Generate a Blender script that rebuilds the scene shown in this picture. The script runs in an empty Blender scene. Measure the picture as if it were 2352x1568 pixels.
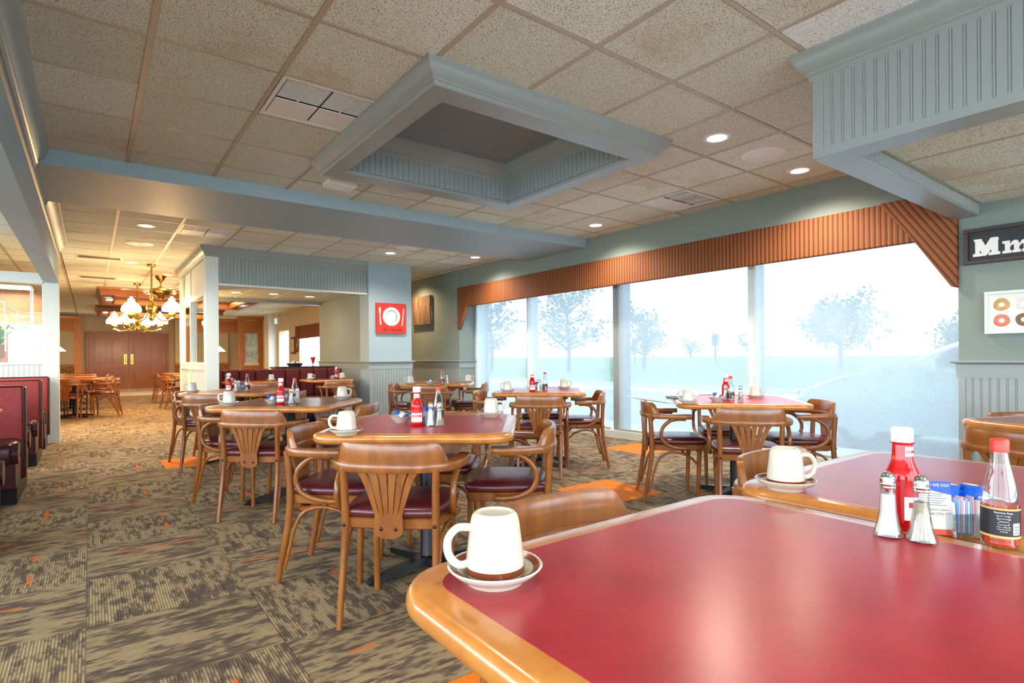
import bpy, bmesh, math, random
from mathutils import Vector, Matrix
PI = math.pi
R = math.radians
random.seed(7)
SC = bpy.context.scene
COL = SC.collection

# ------------------------------------------------------------------ camera
CAM_H = 1.0794          # camera height
HC = 2.6615             # ceiling height
cam_data = bpy.data.cameras.new('camera')
cam_data.sensor_width = 36.0
cam_data.lens = 1287.8 / 2352 * 36.0
cam_data.shift_y = 36.95 / 2352
cam_data.clip_start = 0.05
cam_data.clip_end = 400
cam = bpy.data.objects.new('camera', cam_data)
COL.objects.link(cam)
YAW, ROLL = R(36.92), R(0.396)
cam.matrix_world = (Matrix.Translation((0, 0, CAM_H)) @ Matrix.Rotation(-YAW, 4, 'Z')
                    @ Matrix.Rotation(R(90), 4, 'X') @ Matrix.Rotation(-ROLL, 4, 'Z'))
SC.camera = cam

# ------------------------------------------------------------------ world, exposure
world = bpy.data.worlds.new('overcast_sky')
SC.world = world
world.use_nodes = True
_bg = world.node_tree.nodes['Background']
_bg.inputs[0].default_value = (0.77, 0.90, 1.0, 1)
_bg.inputs[1].default_value = 5.4
SC.view_settings.view_transform = 'Standard'
SC.view_settings.look = 'None'
SC.view_settings.gamma = 1.0
SC.view_settings.use_curve_mapping = False
SC.view_settings.exposure = 0.85
SC.cycles.use_denoising = True
SC.cycles.max_bounces = 10
SC.cycles.diffuse_bounces = 6
SC.cycles.glossy_bounces = 4
SC.cycles.transmission_bounces = 8
SC.cycles.transparent_max_bounces = 12
SC.cycles.sample_clamp_indirect = 8.0
SC.cycles.caustics_reflective = False
SC.cycles.caustics_refractive = False
WARM = (1.0, 0.87, 0.70)
CAN_W = 100.0            # watts of one recessed can light

# ------------------------------------------------------------------ materials
def srgb(r, g, b):
    f = lambda c: (c / 255 / 12.92) if c / 255 <= 0.04045 else ((c / 255 + 0.055) / 1.055) ** 2.4
    return (f(r), f(g), f(b), 1.0)
MATS = {}
class NT:
    def __init__(s, name):
        s.m = bpy.data.materials.new(name); s.m.use_nodes = True
        s.t = s.m.node_tree; s.n = s.t.nodes; s.p = s.n['Principled BSDF']; s.out = s.n['Material Output']
        MATS[name] = s.m
    def new(s, typ, **kw):
        n = s.n.new(typ)
        for k, v in kw.items():
            if k.startswith('i_'): n.inputs[k[2:].replace('_', ' ')].default_value = v
            else: setattr(n, k, v)
        return n
    def link(s, a, b): s.t.links.new(a, b)
    def math(s, op, a, b=None, c=None):
        n = s.n.new('ShaderNodeMath'); n.operation = op
        for i, v in enumerate((a, b, c)):
            if v is None: continue
            if isinstance(v, (int, float)): n.inputs[i].default_value = v
            else: s.link(v, n.inputs[i])
        return n.outputs[0]
    def mix(s, fac, a, b):
        n = s.n.new('ShaderNodeMix'); n.data_type = 'RGBA'
        for sock, v in ((n.inputs[0], fac), (n.inputs[6], a), (n.inputs[7], b)):
            if isinstance(v, (int, float, tuple)): sock.default_value = v
            else: s.link(v, sock)
        return n.outputs[2]
    def ramp(s, fac, stops):
        n = s.n.new('ShaderNodeValToRGB'); cr = n.color_ramp
        while len(cr.elements) < len(stops): cr.elements.new(0.5)
        for e, (p, c) in zip(cr.elements, stops): e.position = p; e.color = c
        s.link(fac, n.inputs[0]); return n.outputs[0]
    def coord(s, kind='Object', scale=(1, 1, 1), rot=(0, 0, 0), loc=(0, 0, 0)):
        c = s.n.new('ShaderNodeTexCoord'); mp = s.n.new('ShaderNodeMapping')
        mp.inputs['Scale'].default_value = scale; mp.inputs['Rotation'].default_value = rot; mp.inputs['Location'].default_value = loc
        s.link(c.outputs[kind], mp.inputs[0]); return mp.outputs[0]
    def geo(s, scale=(1, 1, 1), rot=(0, 0, 0)):
        c = s.n.new('ShaderNodeNewGeometry'); mp = s.n.new('ShaderNodeMapping')
        mp.inputs['Scale'].default_value = scale; mp.inputs['Rotation'].default_value = rot
        s.link(c.outputs['Position'], mp.inputs[0]); return mp.outputs[0]
    def noise(s, vec, scale, detail=3, rough=0.5):
        n = s.n.new('ShaderNodeTexNoise'); n.inputs['Scale'].default_value = scale
        n.inputs['Detail'].default_value = detail; n.inputs['Roughness'].default_value = rough
        s.link(vec, n.inputs['Vector']); return n.outputs[0]
    def bump(s, h, strength=0.3, dist=0.005):
        b = s.n.new('ShaderNodeBump'); b.inputs['Strength'].default_value = strength; b.inputs['Distance'].default_value = dist
        s.link(h, b.inputs['Height']); s.link(b.outputs[0], s.p.inputs['Normal'])
    def base(s, v):
        if isinstance(v, tuple): s.p.inputs['Base Color'].default_value = v
        else: s.link(v, s.p.inputs['Base Color'])
    def set(s, **kw):
        for k, v in kw.items(): s.p.inputs[k.replace('_', ' ')].default_value = v
        return s
def plain(name, col, rough=0.5, metal=0.0, var=0.04, scale=8.0, **kw):
    m = NT(name); v = m.noise(m.coord('Object'), scale, 2)
    d = tuple(c * (1 - var * 2.5) for c in col[:3]) + (1,); l = tuple(min(1, c * (1 + var * 2.5)) for c in col[:3]) + (1,)
    m.base(m.mix(v, d, l)); m.set(Roughness=rough, Metallic=metal, **kw); return m
def wood(name, dark, light, rough=0.3, scale=(3, 3, 30), coat=0.3, grain=1.0):
    m = NT(name)
    v = m.noise(m.coord('Object', scale=scale), 3.0 * grain, 4, 0.6)
    w = m.noise(m.coord('Object', scale=(1.5, 1.5, 1.5)), 2.0, 2)
    f = m.math('ADD', m.math('MULTIPLY', v, 0.7), m.math('MULTIPLY', w, 0.3))
    m.base(m.ramp(f, [(0.30, dark), (0.70, light)])); m.set(Roughness=rough)
    m.p.inputs['Coat Weight'].default_value = coat; m.p.inputs['Coat Roughness'].default_value = 0.15
    return m
wood('chair_wood', srgb(118, 62, 22), srgb(168, 101, 40), 0.32, (8, 8, 2), 0.5)
wood('edge_wood', srgb(176, 104, 38), srgb(212, 140, 66), 0.28, (6, 6, 3), 0.6)
wood('panel_wood', srgb(150, 88, 34), srgb(190, 120, 54), 0.4, (14, 14, 1.5), 0.2)
wood('door_wood', srgb(140, 76, 30), srgb(176, 106, 50), 0.38, (14, 14, 1.2), 0.3)
wood('coffer_wood', srgb(110, 60, 24), srgb(150, 88, 38), 0.4, (3, 14, 14), 0.2)
wood('dark_wood', srgb(40, 28, 26), srgb(66, 48, 42), 0.45, (14, 2, 14), 0.1)
# burgundy laminate with faint mottling
m = NT('laminate'); v = m.noise(m.coord('Object'), 9, 5, 0.65)
m.base(m.ramp(v, [(0.3, srgb(152, 28, 44)), (0.7, srgb(174, 40, 56))])); m.set(Roughness=0.28)
m.p.inputs['IOR'].default_value = 1.65
m = NT('laminate_brown'); v = m.noise(m.coord('Object'), 9, 5, 0.65)
m.base(m.ramp(v, [(0.3, srgb(112, 52, 40)), (0.7, srgb(140, 72, 54))])); m.set(Roughness=0.25)
# seat vinyl
m = NT('seat_vinyl'); m.base(srgb(84, 18, 30)); m.set(Roughness=0.3, IOR=1.65)
m.bump(m.noise(m.coord('Object'), 160, 3), 0.15, 0.002)
m = NT('booth_fabric'); a = m.noise(m.coord('Object', scale=(60, 60, 400)), 1.0, 2)
m.base(m.ramp(a, [(0.3, srgb(146, 46, 50)), (0.7, srgb(186, 78, 76))])); m.set(Roughness=0.7)
m.bump(a, 0.3, 0.002)
m = NT('booth_vinyl'); m.base(srgb(70, 22, 28)); m.set(Roughness=0.33)
m = NT('bench_velvet'); a = m.noise(m.coord('Object', scale=(40, 40, 40)), 4.0, 2)
m.base(m.ramp(a, [(0.3, srgb(88, 22, 26)), (0.7, srgb(122, 36, 40))])); m.set(Roughness=0.75)
plain('black_iron', srgb(24, 24, 28), 0.35, 0.3)
plain('screw_metal', srgb(70, 60, 50), 0.35, 0.9)
plain('chrome', srgb(225, 225, 228), 0.12, 1.0, 0.01)
plain('brass', srgb(190, 150, 75), 0.22, 1.0, 0.03)
plain('china', srgb(206, 201, 184), 0.12, 0, 0.01)
plain('brown_band', srgb(128, 58, 30), 0.2, 0, 0.05)
plain('ketchup_red', srgb(190, 8, 18), 0.14, 0, 0.03)
plain('white_plastic', srgb(236, 236, 232), 0.35, 0, 0.01)
plain('red_plastic', srgb(214, 52, 36), 0.35, 0, 0.02)
plain('sauce_red', srgb(196, 58, 18), 0.2, 0, 0.05)
plain('label_white', srgb(238, 236, 232), 0.5, 0, 0.01)
plain('label_black', srgb(22, 24, 30), 0.45, 0, 0.05)
plain('label_red', srgb(190, 30, 44), 0.45, 0, 0.02)
plain('label_gold', srgb(214, 180, 110), 0.45, 0, 0.02)
plain('print_grey', srgb(96, 98, 104), 0.6, 0, 0.02)
plain('print_blue', srgb(38, 84, 190), 0.5, 0, 0.02)
plain('print_orange', srgb(224, 78, 36), 0.5, 0, 0.02)
plain('print_green', srgb(26, 104, 62), 0.5, 0, 0.02)
plain('creamer_blue', srgb(24, 96, 200), 0.3, 0, 0.02)
plain('packet_pink', srgb(232, 170, 180), 0.6, 0, 0.03)
plain('packet_blue', srgb(150, 185, 225), 0.6, 0, 0.03)
plain('salt_white', srgb(240, 238, 232), 0.8, 0, 0.02)
plain('pepper_dark', srgb(168, 152, 128), 0.9, 0, 0.15, 200)
m = NT('clear_glass')
t = m.new('ShaderNodeBsdfTransparent'); g = m.new('ShaderNodeBsdfGlossy'); g.inputs['Roughness'].default_value = 0.05
t.inputs[0].default_value = (0.90, 0.94, 0.95, 1); lw = m.new('ShaderNodeLayerWeight'); lw.inputs[0].default_value = 0.35
mx = m.new('ShaderNodeMixShader'); m.link(m.math('ADD', m.math('MULTIPLY', lw.outputs['Facing'], 0.55), 0.06), mx.inputs[0])
m.link(t.outputs[0], mx.inputs[1]); m.link(g.outputs[0], mx.inputs[2]); m.link(mx.outputs[0], m.out.inputs[0])
m = NT('pane_glass')
t = m.new('ShaderNodeBsdfTransparent'); g = m.new('ShaderNodeBsdfGlossy'); g.inputs['Roughness'].default_value = 0.03
mx = m.new('ShaderNodeMixShader'); mx.inputs[0].default_value = 0.02
t.inputs[0].default_value = (0.95, 0.98, 0.98, 1)
m.link(t.outputs[0], mx.inputs[1]); m.link(g.outputs[0], mx.inputs[2]); m.link(mx.outputs[0], m.out.inputs[0])
m = NT('dimming_glass')
t = m.new('ShaderNodeBsdfTransparent'); g = m.new('ShaderNodeBsdfGlossy'); g.inputs['Roughness'].default_value = 0.03
mx = m.new('ShaderNodeMixShader'); mx.inputs[0].default_value = 0.05
t.inputs[0].default_value = (0.50, 0.53, 0.55, 1)  # tint added to dim the daylight and the view outside
m.link(t.outputs[0], mx.inputs[1]); m.link(g.outputs[0], mx.inputs[2]); m.link(mx.outputs[0], m.out.inputs[0])
# frosted, etched glass
m = NT('frosted_glass'); m.base(srgb(206, 226, 236)); m.set(Roughness=0.5); m.p.inputs['Transmission Weight'].default_value = 0.6
# paints
m = NT('trim_paint'); v = m.noise(m.coord('Object'), 2.5, 2)
m.base(m.mix(v, srgb(143, 150, 149), srgb(151, 158, 156))); m.set(Roughness=0.32)
m = NT('wall_paint'); v = m.noise(m.geo((1, 1, 1)), 120, 2)
m.base(srgb(128, 140, 134)); m.set(Roughness=0.6); m.bump(v, 0.08, 0.002)
m = NT('blue_paint'); v = m.noise(m.geo((1, 1, 1)), 120, 2)
m.base(srgb(154, 174, 182)); m.set(Roughness=0.5); m.bump(v, 0.06, 0.002)
m = NT('white_paint'); m.base(srgb(216, 222, 216)); m.set(Roughness=0.4)
m = NT('cream_paint'); v = m.noise(m.coord('Object'), 2, 2)
m.base(m.mix(v, srgb(206, 190, 160), srgb(214, 200, 172))); m.set(Roughness=0.6)
plain('tray_panel', srgb(140, 156, 166), 0.7, 0, 0.02, 3)
m = NT('mottled_brown'); v = m.noise(m.coord('Object'), 22, 3, 0.7)
m.base(m.ramp(v, [(0.4, srgb(70, 42, 16)), (0.6, srgb(184, 134, 54))])); m.set(Roughness=0.6)
# mineral-fibre ceiling tile: fissures, brown stains
m = NT('ceiling_tile')
pos = m.geo((1, 1, 1), (0, 0, 0.6))
a = m.noise(m.geo((230, 110, 110), (0, 0, 0.55)), 1.0, 3, 0.6)
pit = m.ramp(a, [(0.36, (0, 0, 0, 1)), (0.47, (1, 1, 1, 1))])
st = m.noise(m.geo((1.1, 1.1, 1.1)), 1.0, 4, 0.6)
basec = m.ramp(st, [(0.30, srgb(222, 214, 190)), (0.42, srgb(236, 242, 228)), (0.8, srgb(240, 246, 236))])
oi = m.new('ShaderNodeObjectInfo')
tint = m.ramp(oi.outputs['Random'], [(0.0, (0.86, 0.85, 0.82, 1)), (1.0, (1, 1, 1, 1))])
mm = m.new('ShaderNodeMix', data_type='RGBA', blend_type='MULTIPLY'); mm.inputs[0].default_value = 1
m.link(basec, mm.inputs[6]); m.link(tint, mm.inputs[7])
m.base(m.mix(pit, srgb(140, 124, 100), mm.outputs[2])); m.set(Roughness=0.9)
m.bump(pit, 0.5, 0.004)
m = NT('white_tile'); a = m.noise(m.geo((120, 120, 120)), 1.0, 2)
m.base(m.ramp(a, [(0.33, srgb(176, 184, 186)), (0.45, srgb(244, 248, 248))])); m.set(Roughness=0.9)
plain('grid_bar', srgb(186, 173, 153), 0.5, 0, 0.03)
plain('vent_white', srgb(236, 236, 232), 0.5, 0, 0.01)
plain('vent_dark', srgb(58, 57, 58), 0.7, 0, 0.03)
# carpet tile: stripes along UV-v, two tones, a random orange streak
m = NT('carpet')
uvn = m.new('ShaderNodeUVMap'); uvn.uv_map = 'UVMap'
oi = m.new('ShaderNodeObjectInfo')
sep = m.new('ShaderNodeSeparateXYZ'); m.link(uvn.outputs[0], sep.inputs[0])
off = m.math('MULTIPLY', oi.outputs['Random'], 91.0)
def comb(x, y, z):
    c = m.n.new('ShaderNodeCombineXYZ')
    for i, v in enumerate((x, y, z)):
        if isinstance(v, (int, float)): c.inputs[i].default_value = v
        else: m.link(v, c.inputs[i])
    return c.outputs[0]
u, v = sep.outputs[0], sep.outputs[1]
# stripe row index (46 rows a tile) with a noise of its own along the run
row = m.math('FLOOR', m.math('MULTIPLY', u, 58.0))
streak = m.noise(comb(m.math('ADD', m.math('MULTIPLY', row, 0.37), off), m.math('MULTIPLY', v, 5.0), off), 1.0, 2, 0.7)
blot = m.noise(comb(m.math('ADD', m.math('MULTIPLY', u, 6.0), off), m.math('MULTIPLY', v, 3.2), off), 1.0, 3, 0.6)
tone = m.math('ADD', m.math('MULTIPLY', streak, 0.62), m.math('MULTIPLY', blot, 0.38))
rib = m.math('ABSOLUTE', m.math('SUBTRACT', m.math('FRACT', m.math('MULTIPLY', u, 58.0)), 0.5))
col = m.ramp(tone, [(0.38, srgb(78, 64, 54)), (0.47, srgb(114, 94, 74)), (0.53, srgb(164, 140, 104)), (0.75, srgb(184, 160, 120))])
darkline = m.math('GREATER_THAN', rib, 0.32)
col = m.mix(m.math('MULTIPLY', darkline, 0.62), col, srgb(60, 50, 40))
fu = m.math('FRACT', u); fv = m.math('FRACT', v)
spos = m.math('ADD', 0.60, m.math('MULTIPLY', oi.outputs['Random'], 0.09))
ds = m.math('LESS_THAN', m.math('ABSOLUTE', m.math('SUBTRACT', fu, spos)), 0.016)
along = m.noise(comb(off, m.math('MULTIPLY', v, 2.4), 3.0), 1.0, 1)
on = m.math('MULTIPLY', m.math('GREATER_THAN', along, 0.50), m.math('GREATER_THAN', m.math('FRACT', m.math('MULTIPLY', oi.outputs['Random'], 7.3)), 0.15))
col = m.mix(m.math('MULTIPLY', m.math('MULTIPLY', ds, on), 0.9), col, srgb(216, 100, 20))
m.base(col); m.set(Roughness=0.95)
m.bump(m.math('ADD', rib, m.noise(comb(m.math('MULTIPLY', u, 200.0), m.math('MULTIPLY', v, 200.0), 0.0), 1.0, 2)), 0.5, 0.004)
m = NT('carpet_orange'); v = m.noise(m.coord('Object'), 300, 2)
m.base(m.ramp(v, [(0.3, srgb(214, 104, 8)), (0.7, srgb(240, 134, 18))])); m.set(Roughness=0.95); m.bump(v, 0.4, 0.003)
m = NT('vinyl_floor'); v = m.noise(m.geo((3, 3, 3)), 1, 3); m.base(m.ramp(v, [(0.3, srgb(186, 180, 166)), (0.7, srgb(206, 202, 190))])); m.set(Roughness=0.35)
# striped valance fabric (stripes along object Z over Y)
def stripe_mat(name, rot):
    m = NT(name); sp = m.new('ShaderNodeSeparateXYZ'); m.link(m.coord('Object', rot=rot), sp.inputs[0])
    p = m.math('FRACT', m.math('MULTIPLY', sp.outputs[1], 1 / 0.042))
    wob = m.noise(m.coord('Object', scale=(30, 30, 30), rot=rot), 2.0, 2)
    c = m.ramp(p, [(0.0, srgb(80, 34, 15)), (0.16, srgb(86, 38, 17)), (0.24, srgb(150, 90, 34)), (0.47, srgb(112, 68, 32)), (0.53, srgb(152, 84, 36)), (0.72, srgb(152, 90, 34)), (0.80, srgb(86, 38, 17)), (1.0, srgb(80, 34, 15))])
    m.base(m.mix(m.math('MULTIPLY', wob, 0.35), c, srgb(110, 56, 24))); m.set(Roughness=0.75)
    tri = m.math('ABSOLUTE', m.math('SUBTRACT', p, 0.5)); m.bump(m.math('SUBTRACT', 0.5, tri), 0.6, 0.012)
stripe_mat('valance_fabric', (0, 0, 0)); stripe_mat('valance_diag_r', (R(33), 0, 0)); stripe_mat('valance_diag_l', (R(-33), 0, 0))
# sheer roller-shade weave
m = NT('shade_mesh')
c1 = m.coord('Object', scale=(1, 110, 420)); c2 = m.coord('Object', scale=(1, 420, 110))
wv = m.math('MULTIPLY', m.math('ADD', m.noise(c1, 1.0, 2), m.noise(c2, 1.0, 2)), 0.5)
tr = m.new('ShaderNodeBsdfTransparent'); tl = m.new('ShaderNodeBsdfTranslucent'); df = m.new('ShaderNodeBsdfDiffuse')
tl.inputs[0].default_value = (0.93, 0.97, 1, 1); df.inputs[0].default_value = (0.80, 0.84, 0.86, 1)
m1 = m.new('ShaderNodeMixShader'); m1.inputs[0].default_value = 0.22; m.link(tl.outputs[0], m1.inputs[1]); m.link(df.outputs[0], m1.inputs[2])
m2 = m.new('ShaderNodeMixShader'); m.link(m.ramp(wv, [(0.38, (0.20, 0.20, 0.20, 1)), (0.62, (0.52, 0.52, 0.52, 1))]), m2.inputs[0])
m.link(tr.outputs[0], m2.inputs[1]); m.link(m1.outputs[0], m2.inputs[2]); m.link(m2.outputs[0], m.out.inputs[0])
# lamps
def emit(name, col, s):
    m = NT(name); m.base(col); m.p.inputs['Emission Color'].default_value = col; m.p.inputs['Emission Strength'].default_value = s; return m
emit('lamp_lens', (1, 0.93, 0.80, 1), 6.0)
emit('lamp_shade_glow', (1, 0.86, 0.55, 1), 5.0)
emit('tube_glow', (1, 0.96, 0.86, 1), 6.0)
emit('exit_glow', (0.3, 1, 0.5, 1), 0.8)
# outdoors
plain('asphalt', srgb(158, 170, 178), 0.9, 0, 0.06, 0.6)
plain('concrete', srgb(226, 228, 226), 0.9, 0, 0.03, 1)
plain('grass', srgb(110, 136, 108), 0.95, 0, 0.12, 3)
plain('bark', srgb(96, 92, 88), 0.9)
plain('leaves', srgb(98, 118, 112), 0.9, 0, 0.15, 2)
plain('car_paint', srgb(226, 232, 236), 0.25, 0.1, 0.01)
plain('car_glass', srgb(60, 76, 90), 0.1, 0, 0.02)
plain('tyre', srgb(40, 40, 42), 0.8)
plain('plant_green', srgb(40, 130, 50), 0.5, 0, 0.15)
plain('pot_clay', srgb(120, 70, 44), 0.7)
plain('red_canvas', srgb(206, 48, 36), 0.7, 0, 0.03, 3)
plain('print_white', srgb(236, 234, 230), 0.7, 0, 0.01)
plain('print_dark', srgb(60, 22, 20), 0.7, 0, 0.02)
plain('sign_black', srgb(36, 34, 40), 0.5, 0, 0.06, 30)
plain('donut_tan', srgb(206, 160, 96), 0.7, 0, 0.12, 40)
plain('donut_pink', srgb(222, 128, 108), 0.7, 0, 0.12, 40)
plain('donut_brown', srgb(128, 100, 74), 0.7, 0, 0.15, 40)
plain('donut_white', srgb(222, 220, 216), 0.7, 0, 0.05, 60)
m = NT('street_print'); cd = m.coord('Object', scale=(1, 1, 1)); a = m.noise(m.coord('Object', scale=(9, 9, 2.2)), 1.0, 5, 0.7)
m.base(m.ramp(a, [(0.3, srgb(52, 40, 34)), (0.5, srgb(120, 92, 72)), (0.64, srgb(140, 110, 90)), (0.72, srgb(236, 190, 80))])); m.set(Roughness=0.6)
m = NT('etched'); a = m.noise(m.coord('Object', scale=(14, 14, 9)), 1.0, 4, 0.7)
m.base(m.ramp(a, [(0.4, srgb(150, 184, 200)), (0.6, srgb(214, 232, 240))])); m.set(Roughness=0.4)
# ------------------------------------------------------------------ geometry helpers
class MB:
    """Collects vertices and faces of one mesh."""
    def __init__(s): s.v = []; s.f = []
    def add(s, vs, fs):
        o = len(s.v); s.v += [tuple(p) for p in vs]; s.f += [tuple(i + o for i in f) for f in fs]; return s
    def box(s, x0, x1, y0, y1, z0, z1):
        return s.add([(x0, y0, z0), (x1, y0, z0), (x1, y1, z0), (x0, y1, z0), (x0, y0, z1), (x1, y0, z1), (x1, y1, z1), (x0, y1, z1)],
                     [(0, 3, 2, 1), (4, 5, 6, 7), (0, 1, 5, 4), (1, 2, 6, 5), (2, 3, 7, 6), (3, 0, 4, 7)])
    def cbox(s, x, y, z, dx, dy, dz): return s.box(x - dx / 2, x + dx / 2, y - dy / 2, y + dy / 2, z, z + dz)
    def prism(s, poly, fn0, fn1):
        """polygon (2-D) placed by fn0 and fn1 at its two ends"""
        n = len(poly)
        return s.add([fn0(a, b) for a, b in poly] + [fn1(a, b) for a, b in poly],
                     [tuple(range(n))[::-1], tuple(range(n, 2 * n))] + [(i, (i + 1) % n, n + (i + 1) % n, n + i) for i in range(n)])
    def lathe(s, prof, seg=20, c=(0, 0, 0), cap=True, sx=1, sy=1, ang=0):
        vs = []; fs = []; n = len(prof)
        for r, z in prof:
            for k in range(seg):
                t = 2 * PI * k / seg + ang
                vs.append((c[0] + r * math.cos(t) * sx, c[1] + r * math.sin(t) * sy, c[2] + z))
        for i in range(n - 1):
            for k in range(seg):
                k2 = (k + 1) % seg
                fs.append((i * seg + k, i * seg + k2, (i + 1) * seg + k2, (i + 1) * seg + k))
        if cap:
            if prof[0][0] > 1e-6: fs.append(tuple(range(seg))[::-1])
            if prof[-1][0] > 1e-6: fs.append(tuple((n - 1) * seg + k for k in range(seg)))
        return s.add(vs, fs)
    def sweep(s, path, prof, up=(0, 0, 1), closed=False, scale=None, caps=True):
        """profile [(side, up)] carried along path; scale[i] scales the profile"""
        P = [Vector(p) for p in path]; n = len(P); m = len(prof); vs = []; up = Vector(up)
        for i, p in enumerate(P):
            a = P[(i - 1) % n] if closed else P[max(i - 1, 0)]
            b = P[(i + 1) % n] if closed else P[min(i + 1, n - 1)]
            t = (b - a).normalized(); side = t.cross(up)
            if side.length < 1e-5: side = t.cross(Vector((0, 1, 0)))
            side.normalize(); u2 = side.cross(t).normalized()
            sc = 1 if scale is None else scale[i]
            for (q, w) in prof: vs.append(p + side * q * sc + u2 * w * sc)
        fs = []
        for i in range(n if closed else n - 1):
            j = (i + 1) % n
            for k in range(m):
                k2 = (k + 1) % m
                fs.append((i * m + k, i * m + k2, j * m + k2, j * m + k))
        if caps and not closed: fs += [tuple(range(m))[::-1], tuple((n - 1) * m + k for k in range(m))]
        return s.add(vs, fs)
    def tube(s, path, r, seg=8, closed=False, up=(0, 0, 1)):
        rr = r if isinstance(r, (list, tuple)) else [r] * len(path)
        return s.sweep(path, [(math.cos(2 * PI * k / seg), math.sin(2 * PI * k / seg)) for k in range(seg)], up, closed, rr)
    def mould(s, path, prof, closed=True, left=True, capends=True):
        """mitred moulding: path [(x, y)], profile [(out, z)] offset to the left (or right) of the walk"""
        n = len(path); sg = 1 if left else -1; vs = []
        def nrm(a, b):
            d = Vector((b[0] - a[0], b[1] - a[1])).normalized(); return Vector((-d.y, d.x)) * sg
        for i, p in enumerate(path):
            if closed or 0 < i < n - 1:
                n0 = nrm(path[i - 1], p); n1 = nrm(p, path[(i + 1) % n]); mt = (n0 + n1) / (1 + n0.dot(n1))
            else: mt = nrm(p, path[1]) if i == 0 else nrm(path[-2], p)
            for (o, z) in prof: vs.append((p[0] + mt.x * o, p[1] + mt.y * o, z))
        m = len(prof); fs = []
        for i in range(n if closed else n - 1):
            j = (i + 1) % n
            for k in range(m):
                k2 = (k + 1) % m
                f = (i * m + k, j * m + k, j * m + k2, i * m + k2); fs.append(f if left else f[::-1])
        if capends and not closed: fs += [tuple(range(m)), tuple((n - 1) * m + k for k in range(m))[::-1]]
        return s.add(vs, fs)
    def mesh(s, name='m', smooth=None, bevel=0, bseg=2):
        me = bpy.data.meshes.new(name); me.from_pydata(s.v, [], s.f); me.validate()
        bm = bmesh.new(); bm.from_mesh(me)
        bmesh.ops.remove_doubles(bm, verts=bm.verts, dist=1e-6)
        bmesh.ops.recalc_face_normals(bm, faces=bm.faces)
        if bevel:
            es = [e for e in bm.edges if len(e.link_faces) == 2 and e.calc_face_angle(0) > 0.6]
            bmesh.ops.bevel(bm, geom=es, offset=bevel, segments=bseg, affect='EDGES', profile=0.5, clamp_overlap=True)
        bm.to_mesh(me); bm.free()
        if smooth:
            me.shade_smooth(); me.set_sharp_from_angle(angle=R(smooth))
        return me

def obj(name, mb, mat, parent=None, smooth=None, bevel=0, bseg=2, loc=None, rot=None):
    me = mb.mesh(name, smooth, bevel, bseg) if isinstance(mb, MB) else mb
    if mat and not me.materials: me.materials.append(MATS[mat])
    o = bpy.data.objects.new(name, me); COL.objects.link(o)
    if parent is not None: o.parent = parent
    if loc: o.location = loc
    if rot: o.rotation_euler = rot
    return o
def tag(o, label, cat=None, group=None, kind=None):
    if label: o['label'] = label
    if cat: o['category'] = cat
    if group: o['group'] = group
    if kind: o['kind'] = kind
    return o
def thing(name, label=None, cat=None, loc=(0, 0, 0), rz=0, group=None, kind=None):
    o = bpy.data.objects.new(name, None); o.empty_display_size = 0.05; COL.objects.link(o)
    o.location = loc; o.rotation_euler = (0, 0, rz)
    return tag(o, label, cat, group, kind)
def dup(root, loc, rz, label, group=None):
    def cp(o, par):
        c = o.copy(); COL.objects.link(c); c.parent = par
        for ch in o.children: cp(ch, c)
        return c
    r = cp(root, None); r.location = loc; r.rotation_euler = (0, 0, rz); r['label'] = label
    if group: r['group'] = group
    return r
def smoothpath(pts, n=6):
    """Catmull-Rom through the points"""
    P = [Vector(p) for p in pts]; P = [P[0] * 2 - P[1]] + P + [P[-1] * 2 - P[-2]]; out = []
    for i in range(1, len(P) - 2):
        p0, p1, p2, p3 = P[i - 1:i + 3]
        for k in range(n):
            t = k / n
            out.append(0.5 * ((2 * p1) + (p2 - p0) * t + (2 * p0 - 5 * p1 + 4 * p2 - p3) * t * t + (3 * p1 - p0 - 3 * p2 + p3) * t ** 3))
    out.append(P[-2]); return out
def rrect(w, d, r, n=6, cx=0, cy=0):
    pts = []
    for q, (sx, sy) in enumerate([(1, 1), (-1, 1), (-1, -1), (1, -1)]):
        for k in range(n + 1):
            t = PI / 2 * (q + k / n); pts.append((cx + sx * (w / 2 - r) + r * math.cos(t), cy + sy * (d / 2 - r) + r * math.sin(t)))
    return pts
def text_mesh(txt, size, depth=0.0006, bold=0.0, shear=0.0, align='CENTER', spacing=1.0):
    cu = bpy.data.curves.new('t', 'FONT'); cu.body = txt; cu.size = size; cu.extrude = depth; cu.offset = bold
    cu.shear = shear; cu.align_x = align; cu.space_character = spacing; cu.resolution_u = 3
    o = bpy.data.objects.new('t', cu); COL.objects.link(o)
    dg = bpy.context.evaluated_depsgraph_get(); me = bpy.data.meshes.new_from_object(o.evaluated_get(dg))
    bpy.data.objects.remove(o); return me
def wrap_text(me, r, ang, z):
    """lay a flat text mesh round an upright cylinder of radius r, facing angle ang"""
    for v in me.vertices:
        a = ang + v.co.x / r; rr = r + v.co.z; v.co = (rr * math.cos(a), rr * math.sin(a), z + v.co.y)
    return me
BEAD = [(0, 0), (0.001, 0.0075), (0.0025, 0.009), (0.037, 0.009), (0.0385, 0.006), (0.0400, 0.006), (0.0410, 0.0085), (0.0430, 0.0095), (0.0455, 0.0085), (0.0475, 0.006), (0.0490, 0.006), (0.0495, 0)]
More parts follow.
